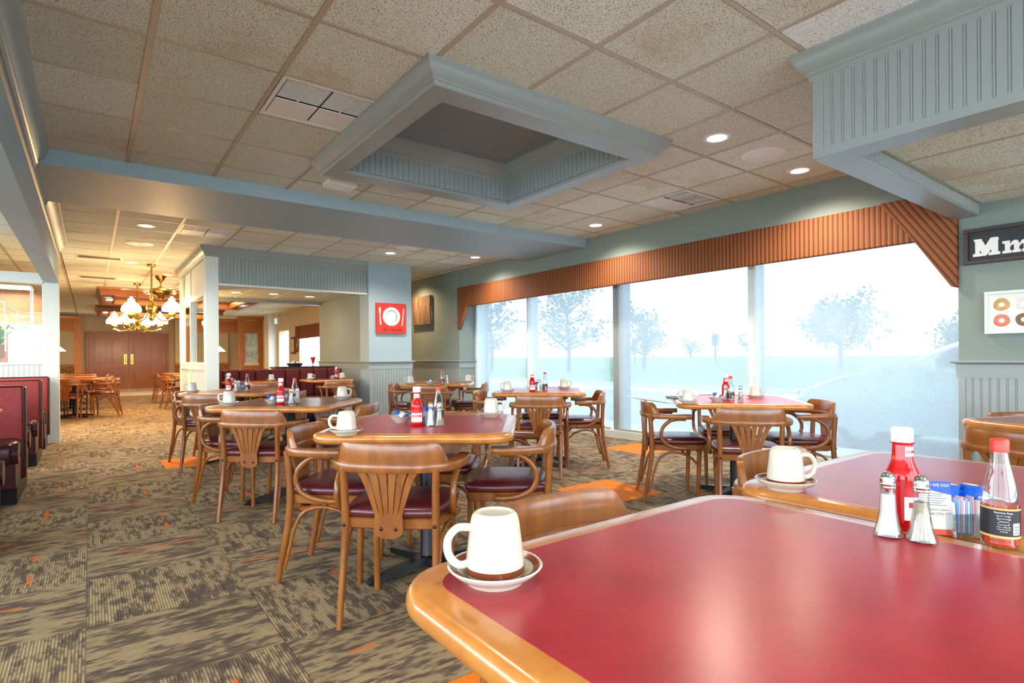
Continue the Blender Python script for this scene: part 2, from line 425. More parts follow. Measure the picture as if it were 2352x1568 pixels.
def beadboard(parent, p0, along, normal, n, z0, z1, mat, single=True, pitch=0.0495):
    """row of bead boards from p0 in direction along, standing proud towards normal"""
    a = Vector(along); nn = Vector(normal); k = pitch / 0.0495
    if single:
        mb = MB().prism([(x * k, y) for x, y in BEAD], lambda x, y: a * x + nn * y, lambda x, y: a * x + nn * y + Vector((0, 0, z1 - z0)))
        me = mb.mesh('board'); me.materials.append(MATS[mat])
        for i in range(n):
            obj('board', me, mat, parent, loc=Vector(p0) + a * (i * pitch) + Vector((0, 0, z0)))
    else:
        mb = MB()
        for i in range(n):
            o = Vector(p0) + a * (i * pitch)
            mb.prism([(x * k, y) for x, y in BEAD], lambda x, y: o + a * x + nn * y + Vector((0, 0, z0)), lambda x, y: o + a * x + nn * y + Vector((0, 0, z1)))
        b = obj('beadboard', mb, mat, parent); b['kind'] = 'stuff'
CROWN = lambda p, h, zt: [(0, zt), (p, zt), (p, zt - 0.10 * h), (p * 0.90, zt - 0.16 * h), (p * 0.80, zt - 0.34 * h), (p * 0.62, zt - 0.52 * h), (p * 0.38, zt - 0.66 * h), (p * 0.30, zt - 0.70 * h), (p * 0.30, zt - 0.78 * h), (p * 0.20, zt - 0.82 * h), (p * 0.20, zt - 0.92 * h), (p * 0.10, zt - h), (0, zt - h)]
def struct(name, mb, mat, label, **kw):
    o = obj(name, mb, mat, **kw); return tag(o, label, kind='structure')
# ------------------------------------------------------------------ floor
CX0, CY0, TL = -0.022, 2.846, 0.61
def to_px(p):
    d = Vector(p) - Vector((0, 0, CAM_H)); f = Vector((math.sin(YAW), math.cos(YAW), 0)); r = Vector((math.cos(YAW), -math.sin(YAW), 0))
    w = d.dot(f)
    if w < 0.05: return None
    return (1176 + 1287.8 * d.dot(r) / w, 821 - 1287.8 * d.z / w)
def in_view(x, y, z, m=150):
    p = to_px((x, y, z)); return p is not None and -m < p[0] < 2352 + m and -m < p[1] < 1568 + m
floor = struct('floor', MB().box(-3.6, 6.0, -3.4, 25.0, -0.12, -0.006), 'concrete', 'striped tan and brown carpet tile floor')
def carpet_mesh(name, flip):
    mb = MB().box(0.0012, TL - 0.0012, 0.0012, TL - 0.0012, -0.0058, 0.0)
    me = mb.mesh(name); uv = me.uv_layers.new(name='UVMap')
    for l in me.loops:
        c = me.vertices[l.vertex_index].co; a, b = c.x / TL, c.y / TL
        uv.data[l.index].uv = (b, a) if flip else (a, b)
    return me
cm = [carpet_mesh('carpet_tile', False), carpet_mesh('carpet_tile', True)]
cmo = carpet_mesh('carpet_tile', False); cmo.materials.append(MATS['carpet_orange'])
for me in cm: me.materials.append(MATS['carpet'])
ORANGE = {(5, 0), (1, 6), (8, 2), (2, 2), (1, -3)}
cells = []
for i in range(-6, 10):
    for j in range(-11, 33):
        x, y = CX0 + i * TL, CY0 + j * TL
        vis = any(in_view(x + a * TL, y + b * TL, 0) for a in (0, 1) for b in (0, 1))
        if x > 5.55 or x < -3.6: continue
        cells.append((0 if vis else 1, math.hypot(x + .3, y + .3), i, j, x, y))
cells.sort(); rest = []
for k, (v, d, i, j, x, y) in enumerate(cells):
    if k < 280 and v == 0:
        me = cmo if (i, j) in ORANGE else cm[(i + j) % 2]
        obj('carpet_tile', me, None, floor, loc=(x, y, 0))
    else: rest.append((i, j, x, y))
mb = MB(); uvs = []
for i, j, x, y in rest:
    mb.v += [(x, y, 0), (x + TL, y, 0), (x + TL, y + TL, 0), (x, y + TL, 0)]; n = len(mb.v); mb.f.append((n - 4, n - 3, n - 2, n - 1))
me = bpy.data.meshes.new('carpet_field'); me.from_pydata(mb.v, [], mb.f); uv = me.uv_layers.new(name='UVMap')
for k, (i, j, x, y) in enumerate(rest):
    o = ((i * 7 + j * 3) % 17, (i * 5 + j * 11) % 13)
    for q, (a, b) in enumerate([(0, 0), (1, 0), (1, 1), (0, 1)]):
        uv.data[k * 4 + q].uv = (o[0] + b, o[1] + a) if (i + j) % 2 else (o[0] + a, o[1] + b)
me.materials.append(MATS['carpet']); o = obj('carpet_field', me, None, floor); o['kind'] = 'stuff'
obj('entry_vinyl', MB().box(-3.5, 5.2, 20.6, 24.8, 0.0, 0.004), 'vinyl_floor', floor)

# ------------------------------------------------------------------ ceiling
ceiling = struct('ceiling', MB().box(-3.7, 6.1, -3.5, 25.1, 3.1, 3.2), 'tray_panel', 'suspended grid ceiling of beige fissured tiles')
GX, GY = 0.244, 3.243
def tile_mesh(name, w, d, mat):
    me = MB().box(-w / 2, w / 2, -d / 2, d / 2, 0.0, 0.014).mesh(name, bevel=0.003, bseg=1); me.materials.append(MATS[mat]); return me
tm = tile_mesh('ceiling_tile', TL - 0.026, TL - 0.026, 'ceiling_tile'); tmw = tile_mesh('ceiling_tile', TL - 0.026, TL - 0.026, 'white_tile')
def skip(cx, cy):
    if 1.464 < cx < 3.294 and 2.633 < cy < 4.463: return True      # coffer
    if cx > 3.1 and cy < 1.35: return True                          # lowered soffit
    if cy > 8.8 and cy < 11.1 and 1.3 < cx < 3.65: return True      # alcove
    if 5.60 < cx: return True
    if 1.45 < cx < 3.65 and 8.85 < cy < 11.05: return True
    if (round((cx - .305 - GX) / TL), round((cy - .305 - GY) / TL)) in VENTS: return True
    return False
VENTS = {(1, 0), (7, 0), (1, 7), (7, 7)}
cells = []
for i in range(-6, 9):
    for j in range(-10, 36):
        cx, cy = GX + (i + .5) * TL, GY + (j + .5) * TL
        if skip(cx, cy) or cy > 24.8 or cx < -3.5: continue
        if -0.64 < cx - .305 and cx + .305 < -0.3: continue
        if 5.42 < cy - .305 and cy + .305 < 6.68: continue
        vis = any(in_view(cx + a * TL / 2, cy + b * TL / 2, HC) for a in (-1, 1) for b in (-1, 1))
        cells.append((0 if vis else 1, math.hypot(cx, cy), i, j, cx, cy))
cells.sort(); far = MB(); nt = 0
for v, d, i, j, cx, cy in cells:
    w = TL - 0.026
    x0, x1, y0, y1 = cx - w / 2, cx + w / 2, cy - w / 2, cy + w / 2
    cut = False
    if x0 < -0.33 < x1: x0 = -0.34; cut = True
    if x1 > 5.33 and cy < 8.7: x1 = 5.34; cut = True
    if y0 < 5.42 < y1: y1 = 5.43; cut = True
    if y0 < 6.66 < y1: y0 = 6.65; cut = True
    if cx > 3.0 and cy < 1.7 and y0 < 1.38: y0 = 1.37; cut = True
    if cy < 1.35 and x0 < 3.05 < x1: x1 = 3.06; cut = True
    if v == 0 and nt < 285:
        nt += 1; white = (i == 4 and j == -4) or (i in (4,) and j < -3)
        if cut or white:
            obj('ceiling_tile', tile_mesh('ceiling_tile', x1 - x0, y1 - y0, 'white_tile' if white else 'ceiling_tile'), None, ceiling, loc=((x0 + x1) / 2, (y0 + y1) / 2, HC))
        else: obj('ceiling_tile', tm, None, ceiling, loc=(cx, cy, HC))
    else: far.box(x0, x1, y0, y1, HC, HC + 0.012)
o = obj('ceiling_tile_field', far, 'ceiling_tile', ceiling); o['kind'] = 'stuff'
for i in range(-6, 10):                                   # runners along the room
    x = GX + i * TL
    if x > 5.3 or x < -3.5: continue
    spans = [(-3.3, 24.8)]
    if 1.5 < x < 3.2: spans = [(-3.3, 2.62), (4.47, 8.76), (11.05, 24.8)]
    elif 3.2 < x < 3.6: spans = [(1.39, 8.76), (11.05, 24.8)]
    elif 1.3 < x < 1.5: spans = [(-3.3, 8.76), (11.05, 24.8)]
    elif x > 3.6: spans = [(1.39, 24.8)]
    for a, b in spans: obj('runner', MB().box(x - 0.014, x + 0.014, a, b, HC - 0.003, HC + 0.01), 'grid_bar', ceiling)
for j in range(-10, 36):                                  # cross tees
    y = GY + j * TL
    if y > 24.7 or 5.43 < y < 6.66: continue
    spans = [(-3.5, 5.32)]
    if 2.64 < y < 4.45: spans = [(-3.5, 1.44), (3.32, 5.32)]
    elif y < 1.38: spans = [(-3.5, 3.04)]
    elif 8.77 < y < 11.04: spans = [(-3.5, 1.27), (3.66, 5.29)]
    for a, b in spans: obj('cross_tee', MB().box(a, b, y - 0.011, y + 0.011, HC - 0.0022, HC + 0.009), 'grid_bar', ceiling)
# ------------------------------------------------------------------ vents (sunk in the grid)
def vent(i, j, label):
    cx, cy = GX + (i + .5) * TL, GY + (j + .5) * TL
    t = thing('ceiling_vent', label, 'vent', (cx, cy, HC), group='air diffusers in the ceiling grid')
    obj('back_plate', MB().box(-.29, .29, -.29, .29, 0.012, 0.02), 'vent_dark', t)
    obj('frame', MB().mould([(-.295, -.295), (.295, -.295), (.295, .295), (-.295, .295)], [(0, 0.012), (0, -.003), (.03, -.003), (.03, .012)], True, True), 'vent_white', t)
    for qx in (0, 1):
        for qy in (0, 1):
            x0, y0 = -.262 + qx * .264, -.262 + qy * .264; dk = qy == 0
            mb = MB()
            for k in range(12):
                yy = y0 + .01 + k * .0205; mb.box(x0 + .004, x0 + .256, yy, yy + (.0055 if dk else .0192), -.001, .005)
            mb.box(x0 + .124, x0 + .134, y0, y0 + .256, -.002, .005)
            obj('grille', mb, 'vent_white', t)['kind'] = 'stuff'
vent(1, 0, 'perforated white air vent beside the coffer, left'); vent(7, 0, 'perforated white air vent above the windows')
vent(1, 7, 'white air vent beyond the cross beam, above the white post'); vent(7, 7, 'white air vent beyond the cross beam, near the windows')
# ------------------------------------------------------------------ recessed can lights
def can(x, y, z, label, w=CAN_W, group='recessed ceiling lights'):
    t = thing('recessed_light', label, 'light', (x, y, z), group=group)
    obj('trim_ring', MB().lathe([(.070, .0), (.070, -.004), (.092, -.006), (.097, -.002), (.097, 0.0)], 28, cap=False), 'white_plastic', t, smooth=40)
    obj('lens', MB().lathe([(.0, -.0015), (.071, -.0015)], 28, cap=False), 'lamp_lens', t)
    ld = bpy.data.lights.new('can_beam', 'SPOT'); ld.energy = w; ld.color = WARM if y < 8 else (1, .70, .38); ld.spot_size = R(150); ld.spot_blend = 0.9; ld.shadow_soft_size = 0.07
    lo = bpy.data.objects.new('can_beam', ld); COL.objects.link(lo); lo.parent = t; lo.location = (0, 0, -0.02)
for x, y, l in [(3.638, 2.35, 'recessed light right of the coffer, nearer the middle'), (4.857, 2.35, 'recessed light right of the coffer, beside the round speaker toward the windows'),
                (4.857, 4.773, 'recessed light over the windows, just before the cross beam'), (0.53, 7.858, 'recessed light just past the cross beam on the left'),
                (3.61, 7.83, 'recessed light over the blue column'), (4.85, 7.40, 'recessed light past the cross beam near the windows'),
                (0.537, 10.97, 'recessed light over the aisle, second from the cross beam'), (1.158, 12.17, 'recessed light beside the gold crown of the partition'),
                (4.86, 10.0, 'recessed light washing the wall with the street picture'),
                (0.53, 0.1, 'recessed light over the aisle behind the nearest table'), (0.53, 2.35, 'recessed light over the near aisle'),
                (1.15, -1.2, 'recessed light over the rear of the room'), (2.6, -1.2, 'recessed light over the rear of the room, right')]:
    can(x, y, HC, l, CAN_W if y > 2.3 and x > .6 or y > 5 else 30.0)
def round_speaker(x, y, label):
    t = thing('ceiling_speaker', label, 'speaker', (x, y, HC), group='round ceiling speakers')
    obj('rim', MB().lathe([(.095, -.006), (.150, -.010), (.165, -.004), (.165, 0)], 32, cap=False), 'vent_white', t, smooth=40)
    obj('grille', MB().lathe([(0, -.012), (.06, -.011), (.097, -.006)], 32, cap=False), 'vent_white', t, smooth=40)
round_speaker(4.244, 2.33, 'white round speaker between two recessed lights by the windows'); round_speaker(.536, 9.11, 'round speaker over the far aisle')
round_speaker(3.633, 7.32, 'round speaker just behind the cross beam')
t = thing('emergency_light', 'small white square light box tucked under the coffer corner', 'light', (1.80, 4.95, HC))
obj('housing', MB().box(-.13, .13, -.09, .09, -.045, 0), 'white_plastic', t, bevel=.01)
obj('lens', MB().box(-.105, .105, -.07, .07, -.052, -.045), 'vent_white', t, bevel=.004)
# far small vents
for k, (x, y) in enumerate([(0.12, 10.7), (0.12, 13.3)]):
    t = thing('ceiling_grille', ['slim grille in the far aisle ceiling, nearer one', 'slim grille in the far aisle ceiling, farther one'][k], 'vent', (x, y, HC))
    obj('frame', MB().box(-.30, .30, -.16, .16, -.004, .004), 'grid_bar', t); obj('slot', MB().box(-.26, .26, -.10, .10, -.006, -.003), 'vent_dark', t)
# ------------------------------------------------------------------ beams
bl = struct('ceiling_beam', MB().box(-.485, -.33, -3.4, 9.5, 2.10, HC + .02), 'blue_paint', 'long pale blue beam over the left booths with a crown moulding')
obj('crown', MB().mould([(-.33, -3.4), (-.33, 5.41)], CROWN(.09, .155, HC), False, False), 'trim_paint', bl, smooth=30)
obj('crown', MB().mould([(-.33, 6.67), (-.33, 9.5)], CROWN(.09, .155, HC), False, False), 'trim_paint', bl, smooth=30)
obj('bead_trim', MB().mould([(-.33, -3.4), (-.33, 9.5)], [(0, 2.445), (.012, 2.44), (.016, 2.43), (.012, 2.42), (0, 2.415)], False, False), 'trim_paint', bl, smooth=30)
bc = struct('ceiling_beam', MB().box(-.33, 5.34, 5.42, 6.67, 2.545, HC + .02), 'blue_paint', 'wide pale blue beam crossing the room below the ceiling')
# ------------------------------------------------------------------ coffer (tray) in the near ceiling
X0, X1, Y0, Y1 = 1.49, 3.335, 2.655, 4.47; ZB = 2.545
tr = thing('ceiling_coffer', 'square blue-grey ceiling coffer with crown mouldings', None, (0, 0, 0), kind='structure')
rect = lambda a, b, c, d: [(a, c), (b, c), (b, d), (a, d)]
obj('outer_crown', MB().mould(rect(X0, X1, Y0, Y1), CROWN(.085, HC - ZB, HC), True, False), 'trim_paint', tr, smooth=30)
IX0, IX1, IY0, IY1 = X0 + .125, X1 - .125, Y0 + .15, Y1 - .15
P4o = rect(X0, X1, Y0, Y1); P4i = rect(IX0, IX1, IY0, IY1)
for k in range(4):                                   # four mitred rim boards
    a, b, c, d = P4o[k], P4o[(k + 1) % 4], P4i[(k + 1) % 4], P4i[k]
    obj('rim_board', MB().prism([a, b, c, d], lambda x, y: (x, y, ZB), lambda x, y: (x, y, ZB + .03)), 'trim_paint', tr, bevel=.002, bseg=1)
ZT = 2.90
for k, (a, b, n_) in enumerate([((IX0, IY0), (1, 0, 0), (0, 1, 0)), ((IX0, IY1), (1, 0, 0), (0, -1, 0)), ((IX0, IY0), (0, 1, 0), (1, 0, 0)), ((IX1, IY0), (0, 1, 0), (-1, 0, 0))]):
    L = (IX1 - IX0) if k < 2 else (IY1 - IY0); n = int(L / .0495); near = False
    off = Vector(n_) * 0.0
    obj('side_panel', (MB().box(IX0 - .02, IX1 + .02, a[1] - (.02 if n_[1] > 0 else 0), a[1] + (0 if n_[1] > 0 else .02), ZB + .031, ZT) if k < 2 else
                       MB().box(a[0] - (.02 if n_[0] > 0 else 0), a[0] + (0 if n_[0] > 0 else .02), IY0 - .02, IY1 + .02, ZB + .031, ZT)), 'trim_paint', tr)
    beadboard(tr, (a[0], a[1], 0), b, n_, n, ZB + .03, 2.76, 'trim_paint', single=(k == 1), pitch=L / n)
obj('inner_crown', MB().mould(rect(IX0, IX1, IY0, IY1), CROWN(.10, .145, ZT), True, True), 'trim_paint', tr, smooth=30)
obj('top_panel', MB().box(IX0 - .02, IX1 + .02, IY0 - .02, IY1 + .02, ZT, ZT + .02), 'tray_panel', tr)
# ------------------------------------------------------------------ lowered soffit at the right
SX, SY, SZ = 3.05, 1.40, 2.125
sf = thing('ceiling_soffit', 'blue-grey beadboard soffit with crown at upper right', None, kind='structure')
obj('fascia', MB().box(SX, SX + .15, -3.3, SY, SZ, HC), 'trim_paint', sf)
obj('fascia', MB().box(SX + .15, 5.32, SY - .15, SY, SZ, HC), 'trim_paint', sf)
obj('crown', MB().mould([(SX, -3.3), (SX, SY), (5.31, SY)], CROWN(.085, .145, HC), False, True), 'trim_paint', sf, smooth=30)
obj('corner_stile', MB().box(SX - .010, SX, SY - .05, SY + .001, SZ + .0, HC - .14), 'trim_paint', sf, bevel=.002, bseg=1)
obj('bottom_rail', MB().box(SX - .010, SX, -3.3, SY - .05, SZ, SZ + .032), 'trim_paint', sf)
obj('bottom_board', MB().prism([(SX - .012, -3.3), (SX + .155, -3.3), (SX + .155, SY - .155), (5.32, SY - .155), (5.32, SY + .002), (SX - .012, SY + .002)], lambda x, y: (x, y, SZ - .014), lambda x, y: (x, y, SZ)), 'trim_paint', sf)
beadboard(sf, (SX, SY - .05, 0), (0, -1, 0), (-1, 0, 0), 24, SZ + .032, HC - .14, 'trim_paint')
beadboard(sf, (SX + .16, SY - .15, 0), (1, 0, 0), (0, -1, 0), 42, SZ, 2.19, 'trim_paint')
n = 0
for i in range(0, 5):
    for j in range(0, 9):
        x = SX + .16 + .30 + i * TL; y = SY - .16 - .30 - j * TL
        x1 = min(x + .292, 5.31)
        if x1 - (x - .292) < .1 or y < -3.2: continue
        obj('ceiling_tile', tile_mesh('ceiling_tile', x1 - x + .292, .584, 'ceiling_tile'), None, sf, loc=((x1 + x - .292) / 2, y, 2.205))
obj('backing', MB().box(SX + .15, 5.32, -3.3, SY - .15, 2.22, 2.235), 'grid_bar', sf)
for i in range(5): obj('runner', MB().box(SX + .155 + i * TL - .012, SX + .155 + i * TL + .012, -3.2, SY - .16, 2.2025, 2.215), 'grid_bar', sf)
for j in range(8): obj('cross_tee', MB().box(SX + .16, 5.31, SY - .155 - j * TL - .011, SY - .155 - j * TL + .011, 2.2027, 2.214), 'grid_bar', sf)
# ------------------------------------------------------------------ right-hand wall with window bay
WX = 5.305; WB0, WB1 = 1.375, 8.63
CAPP = [(0, 1.0), (.012, 1.0), (.016, 1.008), (.040, 1.014), (.046, 1.022), (.046, 1.031), (.040, 1.035), (0, 1.035)]
def wainscot(w, path, left, n_boards, p0, along, normal, single, stile=None):
    obj('cap_rail', MB().mould(path, CAPP, False, left), 'trim_paint', w, smooth=30)
    obj('apron', MB().mould(path, [(0, .905), (.014, .905), (.014, 1.002), (0, 1.002)], False, left), 'trim_paint', w)
    beadboard(w, p0, along, normal, n_boards, .0, .905, 'trim_paint', single)
    if stile: obj('stile', stile, 'trim_paint', w, bevel=.002, bseg=1)
wr = struct('wall_right', MB().box(WX, 5.95, -3.4, WB0, 0, HC + .02), 'wall_paint', 'grey-green wall with beadboard wainscot right of the windows')
wainscot(wr, [(5.9, WB0), (WX, WB0), (WX, -3.4)], False, 26, (WX, WB0 - .042, 0), (0, -1, 0), (-1, 0, 0), True, MB().box(WX - .014, WX, WB0 - .042, WB0, 0, .905))
wr2 = struct('wall_right', MB().box(WX, 5.95, WB1, 15.0, 0, HC + .02), 'wall_paint', 'grey-green wall with beadboard wainscot beyond the windows')
wainscot(wr2, [(WX, 14.0), (WX, WB1), (5.9, WB1)], False, 100, (WX, WB1 + .05, 0), (0, 1, 0), (-1, 0, 0), False, MB().box(WX - .014, WX, WB1, WB1 + .05, 0, .905))
ws = struct('wall_right', MB().box(5.33, 5.95, WB0, WB1, 2.28, HC + .02), 'wall_paint', 'blue-grey soffit wall above the striped valance')
# far stretch with two bright openings
wr3 = thing('wall_right', 'cream far wall with bright window and doorway', None, kind='structure')
for (a, b, z0, z1) in [(15.0, 15.4, 0, HC), (15.4, 18.3, 0, .75), (15.4, 18.3, 2.0, HC), (18.3, 19.5, 0, HC), (19.5, 20.7, 2.05, HC), (20.7, 25.0, 0, HC)]:
    obj('wall_section', MB().box(WX, 5.6, a, b, z0, z1), 'cream_paint', wr3)
# ------------------------------------------------------------------ window bay: mullions, glass, sill
w1 = thing('window_1', 'wide floor-to-valance window wall behind sheer shades', None, kind='structure')
obj('sill', MB().box(5.58, 5.90, WB0, WB1, 0, .10), 'white_paint', w1, bevel=.004)
obj('head', MB().box(5.66, 5.80, WB0, WB1, 2.2, 2.28), 'white_paint', w1)
MULL = [WB0 + .03, 3.24, 5.15, 7.06, WB1 - .03]
for k, y in enumerate(MULL):
    w = .05 if k not in (2,) else .085
    obj('mullion', MB().box(5.64, 5.80, y - w, y + w, .10, 2.2), 'white_paint' if k != 2 else 'trim_paint', w1, bevel=.004)
for a, b in zip(MULL[:-1], MULL[1:]):
    obj('pane', MB().box(5.715, 5.721, a + .04, b - .04, .10, 2.2), 'dimming_glass', w1)
SH = [(WB0 + .02, 3.19, 'rightmost sheer roller shade, with the parked car behind it'), (3.25, 5.10, 'third sheer roller shade from the left'),
      (5.25, 7.03, 'second sheer roller shade from the left'), (7.08, WB1 - .10, 'leftmost sheer roller shade by the street picture wall')]
for a, b, l in SH:
    t = thing('roller_shade', l, 'shade', (5.60, (a + b) / 2, 0), group='sheer shades over the window wall'); h = (b - a) / 2
    obj('fabric', MB().box(-.0006, .0006, -h, h, .13, 2.2), 'shade_mesh', t)
    obj('hem_bar', MB().box(-.008, .008, -h, h, .105, .13), 'grid_bar', t, bevel=.003)
    obj('roller', MB().tube([(0, -h, 2.22), (0, h, 2.22)], .022, 12), 'white_plastic', t, smooth=40)
# valance
vt = thing('valance', 'long orange and brown striped fabric valance over the windows', 'valance', (5.285, 5.0, 0))
y0, y1 = WB0 - .005 - 5, WB1 - 5
obj('face_board', MB().box(0, .045, y0, y1, 1.982, 2.337), 'valance_fabric', vt, bevel=.012)
# diagonal end pieces
obj('corner_panel', MB().prism([(y0, 2.338), (y0 + .53, 2.338), (y0 + .275, 1.978), (y0 + .04, 1.60), (y0, 1.588)], lambda y, z: (-.024, y, z), lambda y, z: (.046, y, z)), 'valance_diag_r', vt, bevel=.008)
obj('corner_panel', MB().prism([(y1, 2.338), (y1 - .52, 2.338), (y1 - .275, 1.978), (y1 - .04, 1.60), (y1, 1.588)], lambda y, z: (-.024, y, z), lambda y, z: (.046, y, z)), 'valance_diag_l', vt, bevel=.008)
# ------------------------------------------------------------------ blue column and the alcove
CF = 8.72
co = struct('column', MB().box(3.635, 4.40, CF, 9.10, 0, HC + .02), 'blue_paint', 'square blue-grey column with white beadboard base and red picture')
wainscot(co, [(3.635, 9.10), (3.635, CF), (4.40, CF), (4.40, 9.10)], False, 14, (3.672, CF, 0), (1, 0, 0), (0, -1, 0), True, MB().box(3.635, 3.672, CF - .012, CF, 0, .905))
obj('stile', MB().box(4.366, 4.40, CF - .012, CF, 0, .905), 'trim_paint', co)
aw = struct('wall_alcove', MB().box(3.635, 3.80, 9.10, 11.2, 0, HC + .02), 'wall_paint', 'grey-green side wall of the booth alcove')
wainscot(aw, [(3.635, 11.2), (3.635, 9.10)], False, 42, (3.635, 9.10, 0), (0, 1, 0), (-1, 0, 0), False)
al = thing('alcove_frame', 'blue-grey beadboard header and white post framing the booth alcove', None, kind='structure')
AF = 8.79
obj('post', MB().box(1.28, 1.445, AF - .005, AF + .14, 0, 2.55), 'white_paint', al, bevel=.004)
obj('header', MB().box(1.29, 3.64, AF + .005, AF + .13, 2.14, HC), 'trim_paint', al)
obj('header_trim', MB().box(1.445, 3.635, AF - .008, AF + .14, 2.128, 2.155), 'white_paint', al)
beadboard(al, (1.445, AF + .005, 0), (1, 0, 0), (0, -1, 0), 44, 2.155, 2.52, 'trim_paint')
obj('crown', MB().mould([(1.285, 11.6), (1.285, AF), (3.635, AF)], CROWN(.085, .14, HC), False, False), 'trim_paint', al, smooth=30)
obj('alcove_ceiling', MB().box(1.36, 3.635, AF + .13, 11.05, 2.205, 2.235), 'grid_bar', al)
for i in range(4):
    for j in range(4):
        x0 = 1.44 + i * TL; y0_ = AF + .14 + j * TL; x1 = min(x0 + .585, 3.63); y1_ = min(y0_ + .585, 11.04)
        obj('ceiling_tile', tile_mesh('ceiling_tile', x1 - x0, y1_ - y0_, 'ceiling_tile'), None, al, loc=((x0 + x1) / 2, (y0_ + y1_) / 2, 2.19))
obj('back_header', MB().box(1.29, 3.8, 11.05, 11.2, 2.13, HC), 'trim_paint', al)
# glazed partition on the left of the alcove
pt = thing('wall_partition', 'pale glazed partition beside the white post with gold-lit crown', None, kind='structure')
obj('bottom_panel', MB().box(1.30, 1.36, AF + .13, 11.7, 0, 1.04), 'white_paint', pt); obj('top_panel', MB().box(1.30, 1.36, AF + .13, 11.7, 2.02, HC), 'white_paint', pt)
for y in (AF + .13, 10.3, 11.62): obj('stile', MB().box(1.285, 1.375, y, y + .08, 0, 2.55), 'white_paint', pt, bevel=.003)
for z in (0.0, .92, 2.0): obj('rail', MB().box(1.287, 1.373, AF + .13, 11.7, z, z + .11), 'white_paint', pt, bevel=.003)
for a, b in ((AF + .21, 10.3), (10.38, 11.62)): obj('pane', MB().box(1.328, 1.334, a, b, 1.03, 2.0), 'pane_glass', pt)
for x, y, l in [(1.924, 10.14, 'alcove recessed light on the left'), (2.5, 10.07, 'alcove recessed light in the middle'), (3.13, 10.15, 'alcove recessed light on the right')]:
    can(x, y, 2.19, l, 10, 'recessed lights in the alcove')
# ------------------------------------------------------------------ left: partition wall with a window, by the booths
PY = 9.46
pl = thing('wall_left_partition', 'white beadboard partition with a glazed opening behind the booths', None, kind='structure')
obj('pilaster', MB().box(-.50, -.33, PY, PY + .16, 0, 2.10), 'white_paint', pl, bevel=.004)
obj('lower_wall', MB().box(-3.5, -.50, PY + .02, PY + .14, 0, 1.04), 'white_paint', pl)
beadboard(pl, (-3.4, PY + .02, 0), (1, 0, 0), (0, -1, 0), 58, 0, 1.03, 'white_paint', False)
obj('upper_wall', MB().box(-3.5, -.485, PY + .02, PY + .14, 2.12, 2.215), 'white_paint', pl)
obj('window_frame', MB().box(-3.5, -.50, PY, PY + .16, 1.03, 1.065), 'white_paint', pl); obj('window_frame', MB().box(-3.5, -.485, PY, PY + .16, 2.08, 2.185), 'white_paint', pl)
obj('pane', MB().box(-3.45, -.50, PY + .076, PY + .082, 1.06, 2.09), 'pane_glass', pl)
for p in ([(-1.25, 1.75), (-1.05, 1.83), (-.93, 1.832), (-.85, 1.809), (-.748, 1.731), (-.663, 1.703), (-.50, 1.703)], [(-1.25, 1.62), (-1.05, 1.72), (-.93, 1.732), (-.852, 1.715), (-.748, 1.652), (-.66, 1.645), (-.60, 1.647)], [(-1.25, 1.57), (-.9, 1.57), (-.7, 1.568), (-.615, 1.568)]):
    obj('muntin', MB().tube(smoothpath([(a, PY + .10, b) for a, b in p]), .0085, 8), 'white_plastic', pl, smooth=60)
for x, zt in ((-.865, 1.82), (-.742, 1.72), (-1.1, 1.8)): obj('muntin', MB().tube([(x, PY + .10, 1.06 if x > -.8 and x < -.75 else 1.2), (x, PY + .10, zt)], .0085, 8), 'white_plastic', pl, smooth=60)
for x in (-.618, -.598): obj('muntin', MB().tube([(x, PY + .10, 1.06), (x, PY + .10, 2.0)], .008, 8), 'chrome', pl, smooth=60)
# ------------------------------------------------------------------ outer walls
wl = thing('wall_left', 'cream wall far left with unglazed openings added to let daylight in', None, kind='structure')  # openings are added, out of view, to fill the room with skylight
for a, b, z0, z1 in [(-3.4, 25.0, 0, .7), (-3.4, 25.0, 2.4, 3.1), (-.1, .1, .7, 2.4), (2.9, 3.1, .7, 2.4), (5.9, 6.1, .7, 2.4), (8.8, 25.0, .7, 2.4)]:
    obj('wall_section', MB().box(-3.7, -3.5, a, b, z0, z1), 'cream_paint', wl)
wf = thing('wall_far', 'cream end wall around the double doors', None, kind='structure')
for a, b, z0, z1 in [(-3.6, -.14, 0, HC), (2.36, 5.4, 0, HC), (-.14, 2.36, 2.08, HC)]: obj('wall_section', MB().box(a, b, 24.85, 25.0, z0, z1), 'cream_paint', wf)
wb = thing('wall_back', 'wall behind the camera with broad unglazed openings added for daylight', None, kind='structure')  # unseen openings added so sky light reaches the room from behind
for a, b, z0, z1 in [(-3.6, 6.0, 0, .45), (-3.6, 6.0, 2.5, 3.1), (-3.6, -3.4, .45, 2.5), (-.2, .0, .45, 2.5), (3.0, 3.2, .45, 2.5), (5.3, 6.0, .45, 2.5)]:
    obj('wall_section', MB().box(a, b, -3.4, -3.25, z0, z1), 'wall_paint', wb)
